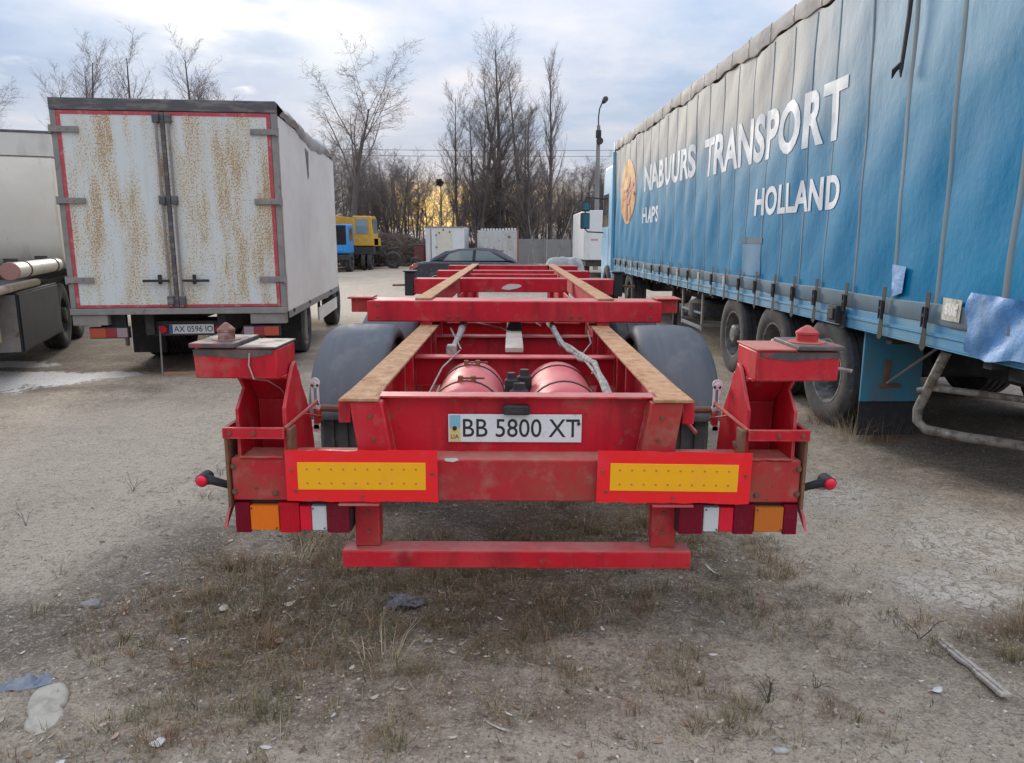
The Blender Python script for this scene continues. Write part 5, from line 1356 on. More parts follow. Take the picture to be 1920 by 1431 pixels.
big = tree('bare_tree', 'tall spreading bare tree with a thick trunk, rising behind the yellow crane cab', (-10.55, 50), 14.6, 0.30, SPREAD, 21, lean=0.03)
tree('bare_poplar', 'bare poplar with two leaning stems, leftmost of the tall poplars in the middle', (-2.5, 56), 15.6, 0.22, POPLAR, 4, stems=3, lean=0.08, width=1.15)
tree('bare_poplar', 'tallest bare poplar, rising above the grey rusty container', (-0.5, 57), 17.4, 0.28, POPLAR, 9, stems=2, lean=0.04, width=1.35)
tree('bare_poplar', 'wide bare poplar between the tallest poplar and the narrow one', (1.15, 55.5), 15.2, 0.22, POPLAR, 14, stems=3, lean=0.10, width=1.3)
tree('bare_poplar', 'narrow spindly bare poplar, rightmost of the tall poplars in the middle', (2.9, 56.5), 16.0, 0.20, POPLAR, 31, lean=0.03, width=0.65)
tree('bare_poplar', 'thin bare poplar stem standing behind the gap left of the other tall poplars', (-4.0, 57), 13.2, 0.16, POPLAR, 36, lean=0.03, width=1.0)
tree('bare_tree', 'bare tree top fanning up above the left half of the box truck', (-32.2, 58), 17.3, 0.26, POPLAR, 41, stems=3, lean=0.10, width=1.2)
tree('bare_tree', 'wide forked bare tree top above the middle of the box truck', (-28.3, 58), 17.0, 0.26, POPLAR, 52, stems=4, lean=0.16, width=1.25)
tree('bare_poplar', 'dense bare poplar top above the right half of the box truck', (-22.6, 58), 16.7, 0.28, POPLAR, 63, stems=5, lean=0.07, width=1.35)
tree('bare_tree', 'bare tree at the far left edge, above the cream tanker', (-40.8, 58), 15.3, 0.26, SPREAD, 77)
tree('bare_tree', 'small bare tree against the sky beside the roof of the box truck', (-13.4, 54), 10.2, 0.17, SLENDER, 88, stems=3, lean=0.16)
nt_ = tree('bare_tree', 'thin bare tree carrying a dark ball of mistletoe', (-5.25, 55), 7.6, 0.11, SLENDER, 95, lean=0.05)
rg = np.random.RandomState(8)
D = rg.normal(0, 1, (260, 3)); D /= np.linalg.norm(D, axis=1, keepdims=True)
S = np.concatenate([D * 0.05, D * rg.uniform(0.22, 0.34, (260, 1)), np.full((260, 1), 0.022), np.full((260, 1), 0.018)], 1)
V, F = sticks(S, 3); ml_ = mesh_np('mistletoe_ball', V + np.array([0.03, 0, 5.7]), F, M('dark_mistletoe', (0.09, 0.075, 0.055), 0.9), nt_)

protos = []
for k in range(7):
    protos.append(tree('thicket_tree', 'slender bare tree', (0, 0), 7.5, 0.07 + 0.01 * (k % 3), SLENDER, 200 + k, stems=1 + (k % 3), lean=0.14))
rg = np.random.RandomState(17)
ZONES = [(-12.6, 'slender bare tree of the thicket above the box truck side and the big spreading tree', 'thicket trees by the big spreading tree'), (-8.8, 'slender bare tree of the thicket behind the yellow crane cabin', 'thicket trees behind the crane'), (-5.2, 'slender bare tree of the thicket behind the brush heap, against the yellow glow', 'thicket trees behind the brush heap'), (-2.3, 'slender bare tree of the thicket behind the white container with the cream door', 'thicket trees behind the white container'), (0.4, 'slender bare tree of the thicket behind the rusty grey container', 'thicket trees behind the rusty container'), (4.4, 'slender bare tree of the thicket behind the concrete fence', 'thicket trees behind the concrete fence'), (99, 'slender bare tree of the thicket by the street lamp and the blue trailer front', 'thicket trees by the street lamp')]
for i in range(104):
    x = -17.5 + 29.0 * i / 103 + rg.uniform(-0.5, 0.5)
    y = rg.uniform(57.5, 68); sc = rg.uniform(0.75, 1.12) * (1.22 if x < -8 else 1.0) * (1.1 if x > 5 else 1)
    if i >= 7 and -8.8 < x < -2.5 and i % 2 == 0: continue
    o = protos[i] if i < len(protos) else copy_tree(protos[i % len(protos)])
    o.location = (x, y, -0.05); o.rotation_euler = (0, 0, rg.uniform(0, 6.28)); o.scale = (sc * 0.95, sc * 0.95, sc)
    z_ = next(q for q in ZONES if x * 57 / y < q[0]); o['label'] = z_[1]; o['group'] = z_[2]

for k, (x, y, h) in enumerate(((1.6, 52.6, 3.4), (2.4, 52.2, 2.9), (3.1, 52.8, 4.2), (4.4, 52.3, 3.3), (5.0, 52.7, 3.8), (1.1, 52.0, 2.6))):
    rg2 = np.random.RandomState(300 + k); out = ([], [])
    grow(rg2, out, np.array([0, 0, -0.05]), np.array([rg2.normal(0, .12), 0, 1.0]), h, 0.045, 0, dict(seg=[6, 3], tip=[0.4, 0.4], wig=[0.06, 0.1], up=[0.03, 0.05], start=[0.4, 9], kids=[0.9, 0], ang=[(25, 50), (0, 0)], ratio=[0.25, 0], short=[0.3, 0], rr=[0.5, 0]))
    T_ = thing('birch_sapling', 'thin pale birch sapling in front of the concrete fence', 'tree', (x, y, 0), group='pale saplings by the concrete fence')
    V, F = sticks(out[0], 6); mesh_np('trunk', V, F, pale_bark, T_, True)
    V, F = sticks(out[1], 3); mesh_np('crown', V, F, twig_m, T_, True)

# undergrowth: a dense band of dry stems nobody could count, and an overgrown heap before it
rg = np.random.RandomState(23)
n = 15000
x = rg.uniform(-20, 13, n); y = rg.uniform(57, 70, n)
h = (1.3 + 1.5 * fbm(x, y, 0.35, 3)) * rg.uniform(0.35, 1.0, n)
z0 = rg.uniform(0, 0.6, n) * h * 0.8
p0 = np.stack([x, y, z0], 1); p1 = p0 + np.stack([rg.normal(0, 0.45, n), rg.normal(0, 0.3, n), h * rg.uniform(0.4, 1.0, n)], 1)
S = np.concatenate([p0, p1, np.full((n, 1), 0.022), np.full((n, 1), 0.006)], 1)
V, F = sticks(S, 3); o = mesh_np('undergrowth', V, F, brush_m); o['kind'] = 'stuff'
n = 9000
u = rg.uniform(0, 2 * PI, n); rr_ = np.sqrt(rg.uniform(0, 1, n)); cx = np.where(rg.rand(n) < 0.6, -8.0, -11.0); rx = np.where(cx > -9, 3.0, 2.6)
x = cx + rx * rr_ * np.cos(u); y = 49.0 + 2.2 * rr_ * np.sin(u); hz = np.where(cx > -9, 2.15, 2.6) * np.sqrt(np.clip(1 - rr_ ** 2, 0, 1))
z = hz * rg.uniform(0.2, 1.0, n)
dd = np.stack([rg.normal(0, 0.45, n), rg.normal(0, 0.3, n), rg.normal(0.05, 0.30, n)], 1)
S = np.concatenate([np.stack([x, y, z], 1) - dd * 0.5, np.stack([x, y, z], 1) + dd * 0.5, np.full((n, 1), 0.020), np.full((n, 1), 0.008)], 1)
S[:, 2] = np.maximum(S[:, 2], 0); S[:, 5] = np.maximum(S[:, 5], 0)
V, F = sticks(S, 3); o = mesh_np('brush_heap', V, F, brush_m); o['kind'] = 'stuff'
xs = np.linspace(-60, 60, 121); ys = np.array([62, 66, 70, 76, 84.0])
X, Y = np.meshgrid(xs, ys); Z = np.array([0, 0.9, 1.3, 1.3, 0])[:, None] * (0.75 + 0.5 * fbm(X, Y, 0.4, 3)) - 0.02
i = np.arange(X.size).reshape(X.shape); F = np.stack([i[:-1, :-1], i[:-1, 1:], i[1:, 1:], i[1:, :-1]], -1).reshape(-1, 4)
o = mesh_np('earth_bank', np.stack([X, Y, Z], -1).reshape(-1, 3), F, M('dark_bank_earth', (0.12, 0.09, 0.07), 1.0, layers=[((0.12, 0.095, 0.075), 1.5, 0.42, 0.65, 0.8)]), None, True); o['kind'] = 'structure'


# ------------------------------------------------------------------ things at the far side of the yard
def build_far():
    # concrete fence
    T = thing('concrete_fence', 'grey concrete panel fence at the far side of the yard, under the bare trees', 'fence', (0.3, 53.6, 0))
    for k in range(5):
        b = MB(); b.box(2.0 * k + 0.06, 2.0 * k + 1.94, 0, 0.08, 0, 1.72 - 0.03 * (k % 2)); b.obj('fence_panel', concrete, T, 0.01)
    for k in range(6):
        b = MB(); b.box(2.0 * k - 0.058, 2.0 * k + 0.058, -0.05, 0.12, 0, 1.78); b.obj('fence_post', concrete, T, 0.01)
    # white reefer body
    T = thing('storage_container', 'plain white container with a cream door, left of the two at the far end', 'container', (-5.18, 45, 0))
    b = MB(); b.box(0, 2.30, 0.06, 5.0, 0.05, 2.42); b.obj('body_wall', cont_white, T, 0.03)
    b = MB(); b.box(0.68, 1.60, 0.02, 0.059, 0.15, 2.30); d = b.obj('door', cont_cream, T, 0.01)
    for z in (0.5, 1.2, 1.9):
        b = MB(); b.box(0.60, 0.72, -0.01, 0.019, z, z + 0.08); b.obj('hinge', grey_frame, d)
    for (px, pz) in ((0.84, 2.06), (1.08, 2.24), (1.46, 2.12)):
        b = MB(); b.lathe([(0.0, 0.001), (0.0, 0.05), (0.03, 0.05)], (px, 0.0, pz), 'y', 10); b.obj('vent_hole', dark_steel, T)
    for z in (2.36, 0.06):
        b = MB(); b.box(-0.02, 2.32, 0.03, 0.0595, z, z + 0.08); b.obj('edge_rail', grey_frame, T)
    b = MB(); b.box(0.3, 0.36, 0.03, 0.058, 0.2, 2.3); b.obj('edge_rail', grey_frame, T)
    # rusty grey container
    T = thing('rusty_container', 'grey container with big rust stains, beside the plain white one', 'container', (-2.12, 46, 0))
    b = MB(); b.box(0, 2.50, 0.06, 5.5, 0.05, 2.22); b.obj('body_wall', cont_grey, T, 0.02)
    for k in range(8):
        b = MB(); b.box(0.10 + 0.29 * k, 0.16 + 0.29 * k, 0.02, 0.058, 0.12, 2.18); b.obj('wall_rib', cont_grey, T, 0.008)
    for k in range(12):
        b = MB(); b.box(0.22 + 0.185 * k, 0.34 + 0.185 * k, 0.1, 0.6, 2.23, 2.33 + 0.03 * (k > 7)); b.obj('roof_rib', cont_white, T, 0.01)
    b = MB(); b.box(2.44, 2.53, 0.0, 0.059, 0.05, 2.36); b.obj('corner_post', M('rust_red_post', (0.30, 0.09, 0.06), 0.8), T)
    # dark red locker beside the brush heap
    T = thing('red_locker', 'small dull red metal locker standing left of the white container', 'locker', (-5.95, 45.6, 0))
    b = MB(); b.box(0, 0.62, 0.03, 0.6, 0.08, 1.32); b.obj('body', M('dull_dark_red', (0.20, 0.05, 0.05), 0.7, layers=[((0.12, 0.06, 0.05), 3, 0.45, 0.65, 0.8)]), T, 0.01)
    b = MB(); b.box(0.04, 0.58, 0, 0.029, 0.12, 1.26); b.obj('door', M('dull_dark_red'), T, 0.008)
    b = MB(); b.box(-0.03, 0.65, 0.0, 0.63, 1.321, 1.36); b.obj('lid', M('dull_dark_red'), T, 0.008)
    # scrap tyres by the heap
    for (x, y, z, r, lab) in ((-7.0, 44.2, 0.47, 0.50, 'large scrap truck tyre leaning against the brush heap'), (-5.75, 44.9, 0.30, 0.36, 'small scrap tyre lying in front of the red locker')):
        b = MB(); b.lathe([(-0.13, r * 0.56), (-0.15, r * 0.8), (-0.11, r), (0.11, r), (0.15, r * 0.8), (0.13, r * 0.56), (-0.13, r * 0.56)], (0, 0, 0), 'y', 26)
        o = b.obj('scrap_tyre', rubber, None, smooth=40); o.location = (x, y, z); o.rotation_euler = (R(14), 0, R(8)); tag(o, lab, 'tyre')
    # heap under grey sheet
    xs = np.linspace(-0.85, 0.85, 26); ys = np.linspace(-0.6, 0.6, 12); X, Y = np.meshgrid(xs, ys)
    Z = 1.05 * np.clip(1 - np.abs(X / 0.86) ** 8, 0, 1) * np.clip(1 - np.abs(Y / 0.61) ** 6, 0, 1) * (0.93 + 0.25 * (fbm(X, Y, 2.0, 3) - 0.5)) - 0.02
    i = np.arange(X.size).reshape(X.shape); F = np.stack([i[:-1, :-1], i[:-1, 1:], i[1:, 1:], i[1:, :-1]], -1).reshape(-1, 4)
    o = mesh_np('covered_heap', np.stack([X, Y, Z], -1).reshape(-1, 3), F, M('pale_grey_sheet', (0.34, 0.345, 0.34), 0.8, layers=[((0.2, 0.2, 0.19), 3, 0.45, 0.65, 0.8)]), None, True)
    o.location = (2.1, 30, 0); tag(o, 'low heap under a pale grey sheet beyond the front end of the red chassis', 'heap')
    # white truck far right
    T = thing('white_truck', 'white box body of a truck standing beyond the blue cab', 'truck', (3.15, 33, 0))
    b = MB(); b.box(0, 2.45, 0.0, 6.0, 0.78, 2.92); b.obj('body_wall', cont_white, T, 0.03)
    b = MB(); b.box(0.3, 0.62, -0.008, -0.001, 1.62, 1.70); b.obj('red_print', M('pale_red_print', (0.55, 0.28, 0.25), 0.6), T)
    b = MB(); b.box(0.1, 2.35, 0.1, 6.0, 0.5, 0.77); b.obj('chassis_rail', dark_steel, T)
    for x in (0.25, 2.2): wheel(T, x, 1.4, 0.44, 0.45, 0.26, -1 if x < 1 else 1)
    # street lamp
    T = thing('street_lamp', 'concrete street lamp with a curved arm, behind the blue truck cab', 'street lamp', (4.68, 42, 0))
    b = MB(); b.tube([(0, 0, 0), (0.01, 0, 4), (0.02, 0, 7.75)], [0.15, 0.13, 0.095], 10); b.obj('post', concrete, T)
    b = MB(); b.tube([(0.02, 0, 7.6), (0.0, 0, 8.1), (0.05, 0, 8.6), (0.20, 0, 8.95), (0.26, 0, 9.0)], 0.035, 8); b.obj('arm', dark_steel, T)
    b = MB(); b.lathe([(-0.26, 0.02), (-0.24, 0.09), (-0.1, 0.13), (0.12, 0.15), (0.2, 0.11), (0.22, 0.02)], (0, 0, 0), 'z', 14)
    o = b.obj('lamp_head', dark_steel, T, smooth=50); o.location = (0.32, -0.05, 9.05); o.rotation_euler = (R(-40), R(35), 0)
    b = MB(); b.lathe([(-0.06, 0.001), (-0.06, 0.19), (0.06, 0.19), (0.06, 0.001)], (0.08, -0.16, 6.92), 'y', 16); b.obj('round_box', dark_steel, T)
    b = MB(); b.box(-0.12, 0.16, -0.13, 0.13, 7.1, 7.5); b.obj('junction_box', dark_steel, T, 0.02)
    # overhead wires
    for k, (z0, lab) in enumerate(((9.4, 'upper thin overhead wire across the sky behind the poplars'), (8.9, 'lower thin overhead wire across the sky behind the poplars'))):
        b = MB(); b.tube([(-26 + 5.5 * i, 68, z0 + 0.008 * (i - 5) ** 2 * 1.6) for i in range(11)], 0.016, 4); tag(b.obj('overhead_wire', dark_steel), lab, 'wire')
    # truck crane
    T = thing('truck_crane', 'truck crane with a bright blue cab and a yellow operator cabin', 'crane', (-10.72, 38.6, 0))
    b = MB(); b.box(0.0, 2.3, 0.0, 1.5, 0.95, 2.45); cb = b.obj('cab', crane_blue, T, 0.08)
    b = MB(); b.box(0.25, 2.05, -0.02, -0.001, 1.65, 2.30); b.obj('windscreen', glass_dark, cb)
    b = MB(); b.box(0.25, 2.05, -0.035, -0.002, 1.08, 1.45); b.obj('grille', crane_blue, cb, 0.02)
    b = MB(); b.box(2.301, 2.31, 0.35, 1.15, 1.6, 2.25); b.obj('side_window', glass_dark, cb)
    b = MB(); b.box(-0.05, 2.35, -0.12, 0.1, 0.62, 0.90); b.obj('bumper', dark_steel, T, 0.03)
    b = MB(); b.box(1.25, 1.55, -0.14, -0.121, 0.68, 0.80); b.obj('number_plate', plate_white, T)
    b = MB(); b.box(0.3, 2.0, 1.5, 8.5, 0.6, 1.0); b.box(0.0, 3.1, 2.8, 3.4, 0.85, 1.25); b.box(0.1, 3.0, 5.5, 8.0, 1.0, 1.3); b.obj('chassis', dark_steel, T, 0.02)
    for y in (0.85, 4.6, 5.9):
        for x in (0.15, 2.15): wheel(T, x, y, 0.5, 0.52, 0.34, -1 if x < 1 else 1)
    for x, y in ((2.5, 3.1), (2.85, 3.1)): wheel(T, x, y, 0.47, 0.47, 0.22, 1)
    b = MB(); b.box(0.35, 1.2, -0.6, 8.0, 2.50, 2.95); b.obj('boom', crane_yel, T, 0.03)
    b = MB(); b.box(0.2, 3.05, 3.3, 5.4, 1.30, 1.75); b.obj('turntable', crane_yel, T, 0.03)
    b = MB(); b.prism([(1.95, 1.32), (3.05, 1.32), (3.05, 1.95), (2.95, 2.95), (1.95, 2.95)], 3.0, 4.6, 'y'); cc = b.obj('operator_cabin', crane_yel, T, 0.04)
    b = MB(); b.box(2.12, 2.78, 2.975, 2.998, 1.98, 2.80); b.obj('cabin_window', glass_pale, cc)
    b = MB(); b.prism([(3.2, 2.0), (4.4, 2.0), (4.4, 2.8), (3.2, 2.8)], 3.03, 3.052); b.obj('cabin_window', glass_pale, cc)
    for x in (2.04, 2.86):
        b = MB(); b.box(x, x + 0.05, 2.96, 2.999, 1.9, 2.9); b.obj('window_post', crane_yel, cc)
    b = MB(); b.box(1.20, 1.26, -0.02, 0.2, 1.7, 2.9); b.obj('grab_post', crane_blue, T)
    # dark sedan, side on
    T = thing('parked_car', 'dark grey sedan standing side-on beyond the red chassis', 'car', (-3.45, 25, 0), (0, 0, R(-4)))
    body = [(0.02, 0.30), (0.0, 0.55), (0.05, 0.80), (0.25, 0.90), (0.75, 0.945), (3.2, 0.93), (4.3, 0.80), (4.58, 0.66), (4.62, 0.32), (4.4, 0.22), (0.2, 0.22)]
    b = MB(); b.prism(body, 0.0, 1.75, 'y'); b.obj('body', car_paint, T, 0.06)
    roof = [(0.62, 0.93), (1.25, 1.26), (1.65, 1.36), (2.3, 1.385), (2.8, 1.33), (3.55, 0.925)]
    b = MB(); b.prism(roof, 0.13, 1.62, 'y'); b.obj('roof', car_paint, T, 0.07)
    for w in ([(1.14, 0.965), (1.36, 1.20), (1.70, 1.29), (2.16, 1.305), (2.12, 0.965)], [(2.22, 0.965), (2.26, 1.305), (2.72, 1.27), (3.22, 0.97)]):
        b = MB(); b.prism(w, 0.118, 0.127, 'y'); b.obj('side_window', glass_pale, T, 0.004)
    b = MB(); b.prism([(0.68, 0.98), (1.22, 1.27), (1.20, 1.285), (0.66, 0.995)], 0.25, 1.5, 'y'); b.obj('rear_window', glass_pale, T)
    b = MB(); b.prism([(0.0, 0.66), (0.03, 0.80), (0.26, 0.86), (0.34, 0.80), (0.1, 0.66)], -0.012, 0.2, 'y'); b.obj('tail_light', M('pinkish_tail_lens', (0.42, 0.10, 0.10), 0.2), T, 0.006)
    b = MB(); b.box(-0.03, 0.1, 0.1, 1.65, 0.40, 0.55); b.obj('bumper', car_paint, T, 0.03)
    for x in (0.9, 3.65):
        for y in (0.06, 1.69):
            w_ = wheel(T, x, y, 0.31, 0.315, 0.20, -1 if y < 1 else 1, rim_mat=zinc); w_.rotation_euler = (0, 0, R(90))


build_far()


# ------------------------------------------------------------------ ground cover
def tint_material(name, rough=0.9):
    m = bpy.data.materials.new(name); m.use_nodes = True
    nt = m.node_tree; a = nt.nodes.new('ShaderNodeAttribute'); a.attribute_name = 'tint'
    b = nt.nodes['Principled BSDF']; b.inputs['Roughness'].default_value = rough; b.inputs['Specular IOR Level'].default_value = 0.25
    nt.links.new(a.outputs['Color'], b.inputs['Base Color'])
    return m


def blades(name, px, py, h, lean_dir, lean, w, tint, mat):
    n = len(px); z0 = ground_h(px, py) - 0.004
    d = np.stack([np.cos(lean_dir), np.sin(lean_dir), np.zeros(n)], 1)
    ad = lean_dir + np.pi / 2 + _rng.uniform(-0.9, 0.9, n)
    side = np.stack([np.cos(ad), np.sin(ad), np.zeros(n)], 1)
    P = np.stack([px, py, z0], 1)
    V = np.zeros((n, 6, 3))
    for k, (t, ws) in enumerate(((0, 1.0), (0.55, 0.8), (1.0, 0.12))):
        c = P + d * (lean * h * t ** 1.7)[:, None] + np.array([0, 0, 1.0]) * (h * t * np.sqrt(np.clip(1 - 0.55 * (lean * t) ** 2, 0.12, 1)))[:, None]
        V[:, 2 * k] = c - side * (w * ws)[:, None]; V[:, 2 * k + 1] = c + side * (w * ws)[:, None]
    base = (np.arange(n) * 6)[:, None]
    F = np.concatenate([base + np.array([[0, 1, 3, 2]]), base + np.array([[2, 3, 5, 4]])], 0)
    return mesh_np(name, V.reshape(-1, 3), F, mat, tint=np.repeat(tint, 6, 0))


def build_grass():
    rg = np.random.RandomState(77)
    PAL = np.array([(0.205, 0.170, 0.085), (0.36, 0.285, 0.165), (0.26, 0.155, 0.09), (0.135, 0.128, 0.060), (0.46, 0.375, 0.24), (0.28, 0.20, 0.125)])
    # candidate tufts over the near ground
    N = 36000
    x = rg.uniform(-2.3, 2.6, N); y = rg.uniform(2.05, 6.2, N)
    dens = 0.03 + 0.97 * np.clip(m_moss(x, y) * (0.25 + 1.5 * np.clip(fbm(x, y, 5.0, 3) - 0.32, 0, 1) / 0.4), 0, 1)
    dens *= np.where((x < -0.9 - 0.55 * (y - 3.3)) & (y > 3.6), 0.25, 1)
    keep = rg.rand(N) < dens * 0.42
    x, y, dd = x[keep], y[keep], dens[keep]
    px, py, hh, ld, ln, ww, tt = [], [], [], [], [], [], []
    for i in range(len(x)):
        k = rg.randint(5, 20) if dd[i] > 0.2 else rg.randint(3, 8)
        rad = rg.uniform(0.012, 0.05)
        hbase = rg.uniform(0.022, 0.075) * (1.0 if dd[i] > 0.2 else 0.6) * (1.35 if rg.rand() < 0.06 else 1)
        a = rg.uniform(0, 2 * PI, k); r = rad * np.sqrt(rg.rand(k))
        px.append(x[i] + r * np.cos(a)); py.append(y[i] + r * np.sin(a))
        hh.append(hbase * rg.uniform(0.5, 1.3, k)); ld.append(a + rg.normal(0, 0.7, k)); ln.append(rg.uniform(0.25, 1.25, k))
        ww.append(rg.uniform(0.0007, 0.0016, k))
        c = PAL[rg.choice(6, p=[0.27, 0.17, 0.2, 0.18, 0.06, 0.12])]
        tt.append(np.clip(c[None] * rg.uniform(0.7, 1.3, (k, 1)), 0, 1))
    o = blades('dry_grass', *[np.concatenate(v) for v in (px, py, hh, ld, ln, ww)], np.concatenate(tt), tint_material('dry_grass_blade'))
    o['kind'] = 'stuff'
    # longer straw tufts
    TUF = [(-0.50, 2.66, 0.17, 34, 4), (-1.05, 2.85, 0.12, 60, 2), (-1.28, 2.68, 0.11, 50, 2), (-0.98, 2.42, 0.09, 40, 0), (-1.36, 3.55, 0.15, 70, 2), (-1.12, 3.62, 0.14, 60, 4), (-0.85, 3.5, 0.11, 60, 1), (-1.45, 3.2, 0.10, 50, 2), (-0.62, 3.35, 0.12, 50, 3), (-0.2, 3.5, 0.10, 50, 0), (0.35, 3.75, 0.15, 40, 0), (0.72, 3.35, 0.10, 50, 0), (0.6, 3.1, 0.08, 40, 5), (-1.2, 2.22, 0.09, 60, 2), (-0.85, 2.35, 0.09, 50, 3), (2.22, 2.95, 0.14, 70, 5), (2.05, 2.75, 0.08, 70, 0), (2.3, 2.72, 0.09, 90, 0), (0.72, 2.3, 0.07, 34, 0), (0.42, 2.36, 0.06, 30, 2), (0.95, 2.2, 0.05, 22, 0), (3.05, 6.35, 0.34, 90, 1), (2.9, 6.1, 0.26, 90, 4), (3.15, 6.0, 0.28, 60, 2), (2.85, 6.6, 0.24, 70, 2), (-1.75, 5.0, 0.06, 24, 2), (-2.0, 4.6, 0.06, 20, 2), (-1.6, 7.3, 0.16, 50, 4), (-1.75, 7.9, 0.14, 40, 1)]
    px, py, hh, ld, ln, ww, tt = [], [], [], [], [], [], []
    for (cx, cy, h, k, c) in TUF:
        k = int(k * 1.6)
        a = rg.uniform(0, 2 * PI, k); r = 0.055 * np.sqrt(rg.rand(k)) * (h / 0.1) ** 0.7
        px.append(cx + r * np.cos(a) * 1.4); py.append(cy + r * np.sin(a))
        hh.append(h * rg.uniform(0.35, 1.1, k)); ld.append(a + rg.normal(0, 0.5, k)); ln.append(rg.uniform(0.2, 1.15, k)); ww.append(rg.uniform(0.0008, 0.0018, k))
        tt.append(np.clip(PAL[c][None] * rg.uniform(0.75, 1.35, (k, 1)), 0, 1))
    o = blades('straw_tufts', *[np.concatenate(v) for v in (px, py, hh, ld, ln, ww)], np.concatenate(tt), tint_material('straw_blade'))
    o['kind'] = 'stuff'
    # fallen stems and straw lying about
    n = 1500
    x = rg.uniform(-2.6, 2.6, n); y = rg.uniform(2.05, 6.5, n); a = rg.uniform(0, 2 * PI, n); L = rg.uniform(0.015, 0.075, n)
    p0 = np.stack([x, y, ground_h(x, y) + 0.002], 1); x1, y1 = x + L * np.cos(a), y + L * np.sin(a)
    p1 = np.stack([x1, y1, ground_h(x1, y1) + rg.uniform(0.002, 0.012, n)], 1)
    V, F = sticks(np.concatenate([p0, p1, np.full((n, 1), 0.0011), np.full((n, 1), 0.0007)], 1), 3)
    t = np.where(rg.rand(n, 1) < 0.45, np.array([[0.42, 0.36, 0.27]]), np.array([[0.09, 0.075, 0.06]])) * rg.uniform(0.7, 1.2, (n, 1))
    o = mesh_np('fallen_straw', V, F, tint_material('fallen_straw_mat'), tint=np.repeat(t, 6, 0)); o['kind'] = 'stuff'


build_grass()


